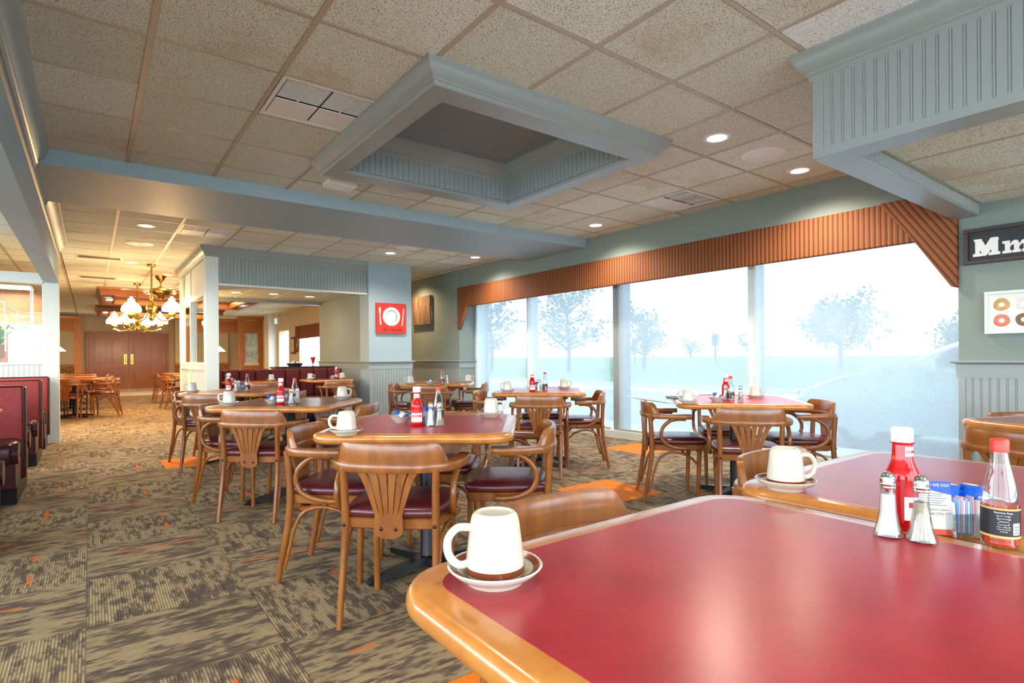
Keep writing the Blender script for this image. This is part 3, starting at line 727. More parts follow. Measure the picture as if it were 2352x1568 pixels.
# ------------------------------------------------------------------ double doors
struct('door_sky_backing', MB().box(-3.8, 6.2, 25.1, 25.3, -.2, 3.2), 'cream_paint', 'backing added behind the far doors to keep the sky out')  # added sheet that blocks bright sky around the door leaves
d1 = thing('door_1', 'pair of dark wooden panelled doors at the far end', None, (0, 24.8, 0), kind='structure')
for x0, x1 in ((-.14, -.06), (2.28, 2.36)): obj('jamb', MB().box(x0, x1, -.02, .06, 0, 2.02), 'door_wood', d1)
obj('head', MB().box(-.14, 2.36, -.02, .06, 2.02, 2.09), 'door_wood', d1)
for k in range(2):
    x0 = -.06 + k * 1.17; x1 = x0 + 1.17
    lf = obj('door_leaf', MB().box(x0 + .004, x1 - .004, .0, .05, .01, 2.02), 'door_wood', d1)
    for a, b in ((x0 + .12, x0 + .52), (x0 + .65, x0 + 1.05)):
        for z0, z1 in ((.15, .82), (.95, 1.88)):
            obj('door_panel', MB().mould([(a, z0), (b, z0), (b, z1), (a, z1)], [(0, 0), (.0, .012), (.03, .016), (.045, .004), (.045, 0)], True, True).mesh('door_panel') if False else
                MB().box(a, b, -.004, .006, z0, z1).box(a + .05, b - .05, -.018, .0, z0 + .05, z1 - .05), 'door_wood', lf, bevel=.006)
    hx = x1 - .10 if k == 0 else x0 + .10
    obj('push_plate', MB().box(hx - .045, hx + .045, -.008, .0, .93, 1.30), 'brass', lf, bevel=.003)
    obj('pull_handle', MB().tube(smoothpath([(hx, -.008, 1.0), (hx, -.05, 1.03), (hx, -.05, 1.2), (hx, -.008, 1.23)], 4), .009, 8), 'brass', lf, smooth=60)
# ------------------------------------------------------------------ wooden booth enclosures at the far end
def enclosure(name, label, x0, x1, y, post_w, side):
    t = thing(name, label, None, (0, 0, 0), kind='structure')
    px = (x1 - post_w, x1) if side > 0 else (x0, x0 + post_w)
    obj('post', MB().box(px[0], px[1], y, y + .2, 0, 2.45), 'panel_wood', t, bevel=.005)
    obj('header', MB().box(x0, x1, y + .03, y + .17, 2.05, 2.5), 'panel_wood', t)
    beadboard(t, (x0, y + .03, 0), (1, 0, 0), (0, -1, 0), int((x1 - x0) / .0495) - 4, 2.08, 2.42, 'panel_wood', False)
    obj('crown', MB().mould([(x0, y), (x1, y)], CROWN(.09, .14, 2.56), False, False), 'panel_wood', t, smooth=30)
    obj('back_panel', MB().box(x0, x1, 24.5, 24.8, 0.0, 2.6), 'cream_paint', t)
    obj('dado', MB().box(x0, x1, 24.46, 24.5, .55, .86), 'mottled_brown', t); obj('dado_rail', MB().box(x0, x1, 24.44, 24.5, .86, .95), 'panel_wood', t)
    return t
enclosure('booth_enclosure', 'wooden booth surround left of the far doors', -3.4, -.24, 23.6, .20, 1)
enclosure('booth_enclosure', 'wooden booth surround right of the far doors', 2.55, 4.35, 22.6, .20, -1)
sc_ = thing('wood_screen', 'wooden divider with a tall etched glass panel', None, (0, 22.2, 0), kind='structure')
obj('frame', MB().box(4.32, 4.50, 0, .1, 0, 2.6), 'panel_wood', sc_); obj('frame', MB().box(4.95, 5.12, 0, .1, 0, 2.6), 'panel_wood', sc_)
obj('top_panel', MB().box(4.50, 4.95, .01, .09, 2.1, 2.5), 'panel_wood', sc_); obj('rail', MB().box(4.50, 4.95, 0, .1, 2.04, 2.1), 'panel_wood', sc_); obj('rail', MB().box(4.48, 4.97, -.01, .1, .86, .95), 'white_paint', sc_)
obj('etched_pane', MB().box(4.50, 4.95, .04, .06, .95, 2.04), 'etched', sc_); obj('lower_panel', MB().box(4.50, 4.95, .01, .09, 0, .86), 'panel_wood', sc_)
obj('crown', MB().mould([(4.25, 0), (5.15, 0)], CROWN(.08, .12, 2.64), False, False), 'panel_wood', sc_, smooth=30)
struct('column', MB().box(5.0, 5.32, 20.9, 21.5, 0, HC), 'white_paint', 'white square column beside the far etched glass screen', bevel=.01)
t = thing('exit_sign', 'small green lit exit sign by the far white column', 'sign', (5.1, 20.2, 2.28))
obj('housing', MB().box(-.03, .03, -.15, .15, 0, .2), 'white_plastic', t, bevel=.006); obj('hanger', MB().tube([(0, 0, .2), (0, 0, HC - 2.28)], .012, 8), 'white_plastic', t)
obj('face', MB().box(-.034, -.03, -.13, .13, .02, .18), 'exit_glow', t)
t = thing('valance', 'small brown valance over the bright far window', 'valance', (5.25, 16.9, 0))
obj('face_board', MB().box(0, .05, -1.6, 1.6, 1.72, 2.12), 'valance_fabric', t, bevel=.01)
obj('corner_panel', MB().prism([(1.6, 2.12), (1.2, 2.12), (1.35, 1.72), (1.56, 1.3), (1.6, 1.3)], lambda y, z: (-.02, y, z), lambda y, z: (.05, y, z)), 'valance_diag_l', t)
t = thing('picture_frame', 'tiny dark framed picture between the far windows', 'picture', (5.29, 18.9, 1.25))
obj('frame', MB().box(-.03, .012, -.22, .22, 0, .55), 'dark_wood', t, bevel=.006); obj('print', MB().box(-.034, -.03, -.15, .15, .07, .48), 'cream_paint', t)
# pendants
for k, (x, y, l) in enumerate([(3.75, 22.9, 'white cone pendant lamp seen through the alcove'), (-.86, 23.0, 'white cone pendant lamp left of the far doors')]):
    t = thing('pendant_lamp', l, 'lamp', (x, y, 1.38))
    obj('cord', MB().tube([(0, 0, .22), (0, 0, HC - 1.38)], .006, 6), 'black_iron', t); obj('cap', MB().lathe([(.03, .19), (.03, .24), (.012, .25)], 12), 'brass', t)
    obj('shade', MB().lathe([(.23, 0), (.225, .012), (.06, .17), (.03, .19)], 24, cap=False), 'lamp_shade_glow', t, smooth=40)
# ------------------------------------------------------------------ wooden ceiling coffers far away
for k, (y0, y1, l) in enumerate([(14.9, 17.6, 'nearer wooden ceiling coffer past the chandeliers'), (19.9, 22.3, 'farther wooden ceiling coffer near the doors')]):
    t = thing('ceiling_coffer', l, None, kind='structure'); a, b = .17, 3.4
    obj('outer_band', MB().mould(rect(a, b, y0, y1), [(0, HC - .17), (.05, HC - .17), (.05, HC), (0, HC)], True, True), 'coffer_wood', t)
    obj('crown', MB().mould(rect(a, b, y0, y1), CROWN(.06, .08, HC), True, False), 'coffer_wood', t)
    obj('inner_band', MB().mould(rect(a + .3, b - .3, y0 + .3, y1 - .3), [(0, HC - .16), (.04, HC - .16), (.04, HC), (0, HC)], True, False), 'panel_wood', t)
    for x0, x1, ya, yb in ((a + .05, b - .05, y0 + .06, y0 + .26), (a + .05, b - .05, y1 - .26, y1 - .06)):
        obj('light_tube', MB().tube([(x0 + .1, (ya + yb) / 2, HC - .05), (x1 - .1, (ya + yb) / 2, HC - .05)], .016, 8), 'tube_glow', t)
    ld = bpy.data.lights.new('coffer_glow', 'AREA'); ld.energy = 60; ld.color = (1, .60, .25); ld.shape = 'RECTANGLE'; ld.size = 2.6; ld.size_y = 1.8
    lo = bpy.data.objects.new('coffer_glow', ld); COL.objects.link(lo); lo.parent = t; lo.location = ((a + b) / 2, (y0 + y1) / 2, HC - .03)
# ------------------------------------------------------------------ chandeliers and ceiling fan
SHADE = [(.045, .185), (.040, .17), (.045, .15), (.085, .115), (.118, .07), (.128, .03), (.12, .0)]
def chandelier(x, y, z, r, n, a0, label, s=1.0, w=35):
    t = thing('chandelier', label, 'chandelier', (x, y, z), group='brass chandeliers over the far aisle')
    obj('stem', MB().tube([(0, 0, .05), (0, 0, HC - z)], .012 * s, 8), 'brass', t, smooth=60)
    obj('body', MB().lathe([(.0, -.14), (.03, -.12), (.05, -.06), (.025, -.02), (.07, .03), (.085, .09), (.04, .15), (.02, .22), (.035, .26), (.0, .3)], 18), 'brass', t, smooth=60)
    obj('canopy', MB().lathe([(.0, HC - z - .05), (.05, HC - z - .04), (.07, HC - z)], 18), 'brass', t, smooth=60)
    for k in range(n):
        q = a0 + 2 * PI * k / n; c, s_ = math.cos(q), math.sin(q)
        P = lambda d, h: (d * c, d * s_, h)
        am = obj('arm', MB().tube(smoothpath([P(.05, .02), P(r * .35, -.10), P(r * .7, -.13), P(r * .95, -.08), P(r, -.02)], 5), .011, 8), 'brass', t, smooth=60)
        obj('font', MB().lathe([(0, -.10), (.03, -.09), (.055, -.045), (.05, -.01), (.03, .01), (.03, .03)], 14, P(r, 0)), 'brass', am, smooth=60)
        sh = obj('glass_shade', MB().lathe([(a * s, b * s + .02) for a, b in SHADE], 22, P(r, 0), cap=False), 'lamp_shade_glow', am, smooth=60)
        obj('chimney', MB().lathe([(.022, .1), (.025, .24), (.02, .27)], 12, P(r, 0), cap=False), 'lamp_shade_glow', am, smooth=60)
        if k % 2 == 0:
            ld = bpy.data.lights.new('bulb', 'POINT'); ld.energy = w; ld.color = (1, .60, .26); ld.shadow_soft_size = .06
            lo = bpy.data.objects.new('bulb', ld); COL.objects.link(lo); lo.parent = am; lo.location = P(r, -.16)
chandelier(.81, 11.0, 1.86, .335, 2, -YAW, 'nearer brass chandelier with large glowing glass shades', 1.15, 45)
chandelier(.775, 13.9, 1.81, .43, 4, -YAW + .17, 'farther brass chandelier with four lower glass shades', 1.12, 45)
t = thing('ceiling_fan', 'brass ceiling fan above the nearer chandelier', 'fan', (1.06, 12.4, HC))
obj('canopy', MB().lathe([(.02, -.12), (.08, -.05), (.09, 0)], 18), 'brass', t, smooth=60); obj('rod', MB().tube([(0, 0, -.22), (0, 0, -.05)], .014, 8), 'brass', t)
obj('motor', MB().lathe([(0, -.44), (.05, -.43), (.07, -.38), (.16, -.35), (.18, -.30), (.16, -.25), (.05, -.22), (.02, -.2)], 22), 'brass', t, smooth=60)
for k in range(4):
    q = k * PI / 2 + .3; c, s_ = math.cos(q), math.sin(q)
    bl_ = MB().prism([(.15, -.05), (.62, -.07), (.65, .0), (.62, .07), (.15, .05)], lambda a, b: (a * c - b * s_, a * s_ + b * c, -.30 + b * .2), lambda a, b: (a * c - b * s_, a * s_ + b * c, -.292 + b * .2))
    obj('blade', bl_, 'coffer_wood', t)
t = thing('track_light', 'white ceiling track rail near the fan', 'light', (0, 14.4, HC))
obj('rail', MB().box(.85, 2.2, -.02, .02, -.03, 0), 'white_plastic', t)
for k in range(5): obj('lamp_head', MB().lathe([(.035, -.14), (.045, -.10), (.03, -.03), (.012, -.02)], 12, (.95 + k * .27, 0, 0)), 'white_plastic', t, smooth=50)
# ------------------------------------------------------------------ behind the left partition: plant, bright window, ceiling fittings
w2 = thing('window_2', 'pale frosted window seen through the left partition glass', None, (-.86, 11.85, 0), kind='structure')
obj('frosted_pane', MB().box(-.14, .36, -.03, -.01, .55, 1.62), 'etched', w2)
for a in ((-.18, -.14, .55, 1.62), (.36, .40, .55, 1.62), (-.18, .40, .50, .55), (-.18, .40, 1.62, 1.66), (.19, .215, .55, 1.62)): obj('frame', MB().box(a[0], a[1], -.05, .0, a[2], a[3]), 'white_paint', w2)
struct('wall_left_room', MB().box(-3.5, -.42, 11.86, 11.98, 0, 2.195), 'panel_wood', 'wood panelled wall of the room behind the partition')
t = thing('potted_plant', 'green leafy plant behind the partition glass at far left', 'plant', (-1.10, 11.2, 1.12))
obj('pot', MB().lathe([(.07, 0), (.10, .18), (.11, .2), (.09, .2), (.085, .17)], 16, cap=False).lathe([(0, .17), (.085, .17)], 16, cap=False), 'pot_clay', t, smooth=40)
obj('stand', MB().tube([(0, 0, -1.12), (0, 0, 0)], .03, 10).lathe([(.14, -1.12), (.14, -1.10), (.03, -1.09)], 16), 'dark_wood', t)
rnd = random.Random(3)
for k in range(26):
    q = rnd.uniform(0, 2 * PI); L = rnd.uniform(.22, .42); up = rnd.uniform(.1, .5); w = .022
    pts = smoothpath([(0, 0, .18), (L * .4 * math.cos(q), L * .4 * math.sin(q), .2 + up * .6), (L * math.cos(q), L * math.sin(q), .2 + up * .5)], 3)
    obj('leaf', MB().sweep(pts, [(-1, 0), (0, .12), (1, 0), (0, -.05)], scale=[w * f_ for f_ in (.3, .7, 1, 1, 1, .7, .1)]), 'plant_green', t)
for k, (x, y, l) in enumerate([(-1.41, 7.6, 'ceiling light panel over the left booths'), (-1.1, 10.2, 'first ceiling light panel behind the partition'), (-1.0, 11.2, 'second ceiling light panel behind the partition')]):
    t = thing('light_panel', l, 'light', (x, y, 2.195)); obj('frame', MB().box(-.3, .3, -.3, .3, -.012, 0), 'vent_white', t); obj('diffuser', MB().box(-.27, .27, -.27, .27, -.016, -.012), 'tube_glow', t)
    ld = bpy.data.lights.new('panel_light', 'AREA'); ld.energy = 14; ld.color = (1, .86, .62); ld.size = .5
    lo = bpy.data.objects.new('panel_light', ld); COL.objects.link(lo); lo.parent = t; lo.location = (0, 0, -.03)
# ------------------------------------------------------------------ bentwood armchair (faces local +Y)
ROUND = lambda n=10: [(math.cos(2 * PI * k / n), math.sin(2 * PI * k / n)) for k in range(n)]
RAIL = smoothpath([(-.258, .084, .640), (-.262, .0, .640), (-.255, -.08, .640), (-.225, -.155, .640), (-.165, -.198, .640), (-.085, -.218, .640), (0, -.224, .640),
                   (.085, -.218, .640), (.165, -.198, .640), (.225, -.155, .640), (.255, -.08, .640), (.262, .0, .640), (.258, .084, .640)], 4)
def rail_y(x):
    x = abs(x); pts = [(p.x, p.y) for p in RAIL if p.x >= 0 and p.y < 0]
    for (a, b), (c, d) in zip(pts[:-1], pts[1:]):
        if a <= x <= c: return b + (d - b) * (x - a) / (c - a + 1e-9)
    return pts[-1][1]
def build_chair():
    W = 'chair_wood'
    t = thing('dining_chair', 'x', 'chair', group='bentwood dining armchairs')
    # seat frame and cushion
    fp = smoothpath([(-.205, .16, 0), (-.17, .205, 0), (0, .222, 0), (.17, .205, 0), (.205, .16, 0), (.215, 0, 0), (.19, -.16, 0), (.15, -.185, 0), (0, -.195, 0), (-.15, -.185, 0), (-.19, -.16, 0), (-.215, 0, 0), (-.205, .16, 0)], 4)[:-1]
    fp = [(p.x, p.y) for p in fp]
    def ringmesh(sc_z, cap=True):
        mb = MB(); n = len(fp)
        for s_, z in sc_z: mb.v += [(x * s_, y * s_ + .004, z) for x, y in fp]
        for i in range(len(sc_z) - 1):
            for k in range(n): mb.f.append((i * n + k, i * n + (k + 1) % n, (i + 1) * n + (k + 1) % n, (i + 1) * n + k))
        mb.f.append(tuple(range(n))[::-1]); mb.f.append(tuple((len(sc_z) - 1) * n + k for k in range(n))); return mb
    obj('seat_frame', ringmesh([(.97, .385), (1, .39), (1, .425), (.97, .43)]), W, t, smooth=35)
    obj('seat_cushion', ringmesh([(.96, .430), (1.02, .436), (1.035, .449), (1.02, .463), (.95, .472), (.80, .479), (.5, .483), (.15, .484)]), 'seat_vinyl', t, smooth=50)
    # legs
    for sx in (-1, 1):
        P = smoothpath([(sx * .192, -.25, 0), (sx * .192, -.222, .15), (sx * .190, -.196, .30), (sx * .188, -.187, .42), (sx * .190, -.193, .55), (sx * .192, -.200, .635)], 4)
        n = len(P)
        obj('leg', MB().sweep(P, [(a * .9, b * 1.0) for a, b in ROUND(10)], (0, 1, 0), scale=[.0135 + .0045 * min(1, i / (n * .45)) - .002 * max(0, i / n - .6) for i in range(n)]), W, t, smooth=60)
        P = smoothpath([(sx * .174, .146, 0), (sx * .178, .152, .2), (sx * .184, .158, .40)], 4); n = len(P)
        obj('leg', MB().sweep(P, ROUND(10), (0, 1, 0), scale=[.0135 + .005 * i / n for i in range(n)]), W, t, smooth=60)
        # arm support loop
        X = sx * .252
        P = smoothpath([(X, .045, .622), (X, -.01, .622), (X * 1.0, -.065, .610), (X * .99, -.118, .560), (X * .985, -.130, .500), (X * .975, -.105, .450), (X * .945, -.045, .418), (X * .93, .02, .408), (X * .925, .07, .408)], 5)
        obj('arm_support', MB().sweep(P, ROUND(10), (1, 0, 0), scale=[.0135] * (len(P) - 2) + [.012, .008]), W, t, smooth=60)
        # arched brace under the seat
        P = smoothpath([(sx * .196, -.215, .07), (sx * .197, -.190, .16), (sx * .197, -.165, .26), (sx * .198, -.125, .335), (sx * .2, -.06, .368), (sx * .2, .02, .365), (sx * .194, .09, .335), (sx * .186, .135, .29)], 4)
        obj('brace', MB().sweep(P, ROUND(8), (1, 0, 0), scale=[.009] * len(P)), W, t, smooth=60)
        obj('bolt', MB().lathe([(.0, .004), (.006, .003), (.0085, 0)], 10), 'screw_metal', t, smooth=50, loc=(sx * .188, -.2055, .405), rot=(R(90), 0, 0))
    # front brace
    P = smoothpath([(-.180, .155, .29), (-.12, .165, .345), (0, .168, .368), (.12, .165, .345), (.180, .155, .29)], 4)
    obj('brace', MB().sweep(P, ROUND(8), (0, 1, 0), scale=[.009] * len(P)), W, t, smooth=60)
    # arm rail: flat bent board, wide at the arms
    n = len(RAIL); mb = MB(); m_ = 8
    wd = [.030 - .011 * (1 - abs(2 * i / (n - 1) - 1)) for i in range(n)]
    prof = [(-1, -.6), (-.85, -1), (.85, -1), (1, -.6), (1, .6), (.85, 1), (-.85, 1), (-1, .6)]
    vs = []
    for i, p in enumerate(RAIL):
        a, b = RAIL[max(i - 1, 0)], RAIL[min(i + 1, n - 1)]; tg = (b - a).normalized(); sd = Vector((tg.y, -tg.x, 0))
        e = 1.0 if 0 < i < n - 1 else .8
        for q, w in prof: vs.append(p + sd * q * wd[i] * e + Vector((0, 0, w * .017)))
    fs = [(i * m_ + k, i * m_ + (k + 1) % m_, (i + 1) * m_ + (k + 1) % m_, (i + 1) * m_ + k) for i in range(n - 1) for k in range(m_)]
    fs += [tuple(range(m_))[::-1], tuple((n - 1) * m_ + k for k in range(m_))]
    obj('arm_rail', mb.add(vs, fs), W, t, smooth=40)
    # headrest: curved board on the rail, ends cut at a slant
    mb = MB(); N = 22; rows = [(.232, .656, .0), (.222, .685, -.001), (.205, .725, -.004), (.192, .738, -.005)]
    for side in (0, 1):
        for hx, z, lean in rows:
            for k in range(N + 1):
                x = -hx + 2 * hx * k / N
                o = (.013 if side else -.013) * (1 if z < .735 else .55)
                mb.v.append((x, rail_y(x) + o + lean, z))
    M = N + 1; nr = len(rows)
    for side in (0, 1):
        for r_ in range(nr - 1):
            for k in range(N):
                a = side * nr * M + r_ * M + k; mb.f.append((a, a + 1, a + M + 1, a + M))
    o2 = nr * M
    for k in range(N): mb.f += [(k, k + 1, o2 + k + 1, o2 + k), ((nr - 1) * M + k, (nr - 1) * M + k + 1, o2 + (nr - 1) * M + k + 1, o2 + (nr - 1) * M + k)]
    for r_ in range(nr - 1):
        for e in (0, N): mb.f.append((r_ * M + e, (r_ + 1) * M + e, o2 + (r_ + 1) * M + e, o2 + r_ * M + e))
    obj('headrest', mb, W, t, smooth=50)
    # fan splat with six slats and a rounded foot
    mb = MB(); TZ, BZ = .630, .445
    def yat(z): return -.206 - .012 * max(0, (z - .45) / .18) if z > .43 else -.206
    for k in range(6):
        c0, c1 = -.112 + k * .0448, -.0475 + k * .019; w0, w1 = .0175, .0085
        L = []
        for q in range(7):
            f_ = q / 6; z = TZ + (BZ - TZ) * f_; e = f_ ** .72
            c = c0 + (c1 - c0) * e; w = w0 + (w1 - w0) * e; L.append((c - w, c + w, z))
        b0 = len(mb.v)
        for x0, x1, z in L:
            y = yat(z); mb.v += [(x0, y - .006, z), (x1, y - .006, z), (x1, y + .006, z), (x0, y + .006, z)]
        for q in range(6):
            for e in range(4): mb.f.append((b0 + q * 4 + e, b0 + q * 4 + (e + 1) % 4, b0 + q * 4 + 4 + (e + 1) % 4, b0 + q * 4 + 4 + e))
    poly = [(-.057, .455), (.057, .455), (.059, .42), (.060, .385), (.052, .367), (.028, .357), (0, .354), (-.028, .357), (-.052, .367), (-.060, .385), (-.059, .42)]
    mb.prism(poly, lambda x, z: (x, -.212, z), lambda x, z: (x, -.198, z))
    sp = obj('back_splat', mb, W, t)
    for sx in (-.030, .030): obj('screw', MB().lathe([(.0, .004), (.006, .003), (.008, 0)], 10), 'screw_metal', sp, smooth=50, loc=(sx, -.212, .393), rot=(R(90), 0, 0))
    return t
CH0 = build_chair(); CHU = [False]
def chair(x, y, az, label, tagx=None):
    loc, rz = (x, y, 0), -R(az)
    if not CHU[0]:
        CHU[0] = True; CH0.location = loc; CH0.rotation_euler = (0, 0, rz); CH0['label'] = label; return CH0
    return dup(CH0, loc, rz, label)
# ------------------------------------------------------------------ pedestal table
TZ0 = .745
def build_table(mat, size=.915):
    t = thing('dining_table', 'x', 'table', group='square pedestal tables')
    a = rrect(size, size, .12, 8); b = rrect(size - .11, size - .11, .08, 8); n = len(a)
    prof = [(1, TZ0 - .042), (1.0, TZ0)]
    mb = MB()   # bullnose edge ring swept around
    loops = []
    def loop(off, z): return [(x, y, z) for x, y in rrect(size - 2 * off, size - 2 * off, max(.12 - off, .05), 8)]
    for off, z in [(.055, TZ0), (.018, TZ0), (.007, TZ0 - .004), (.0015, TZ0 - .012), (0, TZ0 - .021), (.0015, TZ0 - .030), (.007, TZ0 - .038), (.018, TZ0 - .042), (.055, TZ0 - .042)]: loops.append(loop(off, z))
    for L in loops: mb.v += L
    for i in range(len(loops)):
        j = (i + 1) % len(loops)
        for k in range(n): mb.f.append((i * n + k, i * n + (k + 1) % n, j * n + (k + 1) % n, j * n + k))
    obj('wood_edge', mb, 'edge_wood', t, smooth=40)
    mb = MB(); L = loop(.0545, 0)
    obj('table_top', MB().prism([(x, y) for x, y, z in L], lambda x, y: (x, y, TZ0 - .030), lambda x, y: (x, y, TZ0 + .0004)), mat, t)
    obj('mount_plate', MB().box(-.2, .2, -.03, .03, TZ0 - .055, TZ0 - .042).box(-.03, .03, -.2, .2, TZ0 - .055, TZ0 - .042), 'black_iron', t)
    obj('column', MB().lathe([(.052, .05), (.038, .075), (.038, TZ0 - .055)], 20), 'black_iron', t, smooth=40)
    for k in range(4):
        q = PI / 4 + k * PI / 2; c, s_ = math.cos(q), math.sin(q)
        P = [(d * c, d * s_, z) for d, z in ((.03, .052), (.15, .036), (.28, .022), (.33, .016), (.345, .010))]
        obj('base_arm', MB().sweep(P, [(-1, -.5), (-.8, .5), (.8, .5), (1, -.5)], scale=[.042, .034, .028, .027, .012]), 'black_iron', t)
        obj('glide', MB().lathe([(.018, 0), (.018, .012)], 12, (.315 * c, .315 * s_, 0)), 'black_iron', t)
    return t
TB = {'r': build_table('laminate'), 'b': build_table('laminate_brown')}; TBU = {'r': False, 'b': False}
def table(x, y, az, label, kind='r'):
    if not TBU[kind]:
        TBU[kind] = True; t = TB[kind]; t.location = (x, y, 0); t.rotation_euler = (0, 0, -R(az)); t['label'] = label; return t
    return dup(TB[kind], (x, y, 0), -R(az), label)
# ------------------------------------------------------------------ tableware
def build_mug():
    t = thing('coffee_mug', 'x', 'mug', group='upturned white coffee mugs')
    obj('cup', MB().lathe([(.0, .008), (.040, .008), (.0425, .002), (.0438, .0), (.0448, .003), (.0440, .012), (.0425, .030), (.0395, .055), (.0372, .075), (.0345, .085), (.030, .090), (.026, .0905), (.025, .088), (.0, .087)], 28, cap=False), 'china', t, smooth=50)
    obj('brown_band', MB().lathe([(.0450, .0032), (.0445, .0125)], 28, cap=False), 'brown_band', t, smooth=50)
    obj('handle', MB().sweep(smoothpath([(.036, 0, .070), (.058, 0, .071), (.072, 0, .055), (.070, 0, .032), (.056, 0, .017), (.039, 0, .018)], 5), [(a * 1.0, b * .75) for a, b in ROUND(10)], (0, 1, 0), scale=[.0062] * 26), 'china', t, smooth=60)
    return t
def build_saucer():
    t = thing('saucer', 'x', 'saucer', group='white saucers with a brown ring')
    obj('dish', MB().lathe([(.0, .004), (.036, .004), (.040, .0), (.043, .0), (.046, .006), (.062, .0145), (.0705, .0225), (.0715, .0245), (.0700, .0262), (.060, .0215), (.048, .0125), (.040, .0095), (.0, .009)], 36, cap=False), 'china', t, smooth=50)
    obj('brown_ring', MB().lathe([(.0665, .0249), (.0575, .0203), (.0575, .0207), (.0665, .0253)], 36, cap=False), 'brown_band', t, smooth=50)
    return t
MUG, SAU = build_mug(), build_saucer(); FIRST = {'m': True}
def mug(x, y, az, where, z=TZ0):
    """az: compass direction of the handle"""
    l1, l2 = 'upturned white mug on ' + where, 'white saucer under the mug on ' + where
    for o, l, zz in ((MUG, l1, z + .0135), (SAU, l2, z + .0005)):
        rz = PI / 2 - R(az)
        if FIRST['m']: o.location = (x, y, zz); o.rotation_euler = (0, 0, rz); o['label'] = l
        else: dup(o, (x, y, zz), rz, l)
    FIRST['m'] = False
def ketchup_proto(detail):
    t = thing('ketchup_bottle', 'x', 'bottle', group='red ketchup bottles')
    obj('bottle', MB().lathe([(.0, .0), (.026, .0), (.0285, .004), (.0290, .02), (.0285, .075), (.0290, .095), (.0285, .104), (.024, .116), (.0185, .130), (.0165, .145), (.0160, .162), (.0145, .168), (.0, .168)], 26, cap=False), 'ketchup_red', t, smooth=50)
    obj('cap', MB().lathe([(.0185, .167), (.0185, .190), (.0165, .194), (.0, .194)], 26, cap=False), 'white_plastic', t, smooth=40)
    obj('collar', MB().lathe([(.0165, .162), (.0200, .164), (.0200, .166), (.0165, .168)], 26, cap=False), 'ketchup_red', t, smooth=40)
    def patch(name, r, z0, z1, a0, a1, mat, par):
        mb = MB(); n = 12
        for i in range(n + 1):
            a = a0 + (a1 - a0) * i / n
            for rr in (r, r + .0005):
                for z in (z0, z1): mb.v.append((rr * math.cos(a), rr * math.sin(a), z))
        for i in range(n):
            b = i * 4; c = b + 4; mb.f += [(b, c, c + 1, b + 1), (b + 2, b + 3, c + 3, c + 2), (b, b + 2, c + 2, c), (b + 1, c + 1, c + 3, b + 3)]
        mb.f += [(0, 1, 3, 2), (n * 4, n * 4 + 2, n * 4 + 3, n * 4 + 1)]
        return obj(name, mb, mat, par, smooth=40)
    bl = patch('body_label', .0292, .022, .082, -1.05, 1.05, 'label_white', t)
    patch('label_header', .0298, .066, .082, -1.05, 1.05, 'label_red', bl); patch('label_ribbon', .0298, .046, .056, -.8, .8, 'label_red', bl)
    nl = patch('neck_label', .0175, .1405, .1585, -.9, .9, 'label_white', t)
    if detail:
        obj('lettering', wrap_text(text_mesh("HUNT'S", .0085), .0181, 0, .1465), 'label_red', nl)
        obj('lettering', wrap_text(text_mesh('KETCHUP', .0075), .0304, 0, .0485), 'label_white', bl)
    return t
def hot_proto(detail):
    t = thing('hot_sauce_bottle', 'x', 'bottle', group='hot sauce bottles with red caps')
    obj('glass', MB().lathe([(.0, .0), (.024, .0), (.0265, .004), (.0270, .010), (.0262, .013), (.0270, .016), (.0262, .019), (.0265, .075), (.0262, .085), (.0235, .105), (.0180, .130), (.0135, .150), (.0120, .166), (.0, .166)], 24, cap=False), 'clear_glass', t, smooth=50)
    obj('sauce', MB().lathe([(.0, .003), (.0235, .003), (.0255, .008), (.0252, .074), (.0, .074)], 24, cap=False), 'sauce_red', t, smooth=50)
    obj('cap', MB().lathe([(.0135, .164), (.0135, .184), (.012, .187), (.0, .187)], 20, cap=False), 'red_plastic', t, smooth=40)
    lb = obj('label', MB().lathe([(.0268, .023), (.0272, .023), (.0272, .067), (.0268, .067)], 28, cap=False), 'label_black', t, smooth=40)
    for z0, z1 in ((.0195, .023), (.067, .070)): obj('gold_band', MB().lathe([(.0270, z0), (.0273, z0), (.0273, z1), (.0270, z1)], 28, cap=False), 'label_gold', lb, smooth=40)
    if detail:
        for tx, s_, z, a in (('Nutrition Facts', .0042, .0615, -.45), ('Serv. Size 1 tsp (5mL)', .0022, .057, -.45), ('Amount Per Serving', .0024, .052, -.45), ('Calories 0', .0030, .047, -.45), ('Total Fat 0g  0%', .0024, .042, -.45), ('Sodium 190mg  8%', .0024, .038, -.45), ('Total Carb 0g  0%', .0024, .034, -.45), ('Protein 0g', .0024, .030, -.45)):
            obj('lettering', wrap_text(text_mesh(tx, s_, .0002), .0274, a, z), 'label_white', lb)
        for z in (.0555, .0505, .0455): obj('rule', wrap_text(MB().box(-.008, .008, 0, .0006, 0, .0002).mesh('rule'), .0274, -.45, z), 'label_white', lb)
        bc_ = obj('barcode', wrap_text(sub_plate(.013, .020), .0273, .28, .026), 'label_white', lb)
        for k in range(9): obj('bar', wrap_text(sub_plate(.010, .0008 if k % 3 else .0013), .0276, .28, .028 + k * .0018), 'print_grey', bc_)
    return t
def sub_plate(w, h, n=6):
    mb = MB()
    for i in range(n): mb.box(-w / 2 + w * i / n, -w / 2 + w * (i + 1) / n, 0, h, 0, .0002)
    return mb.mesh('plate')
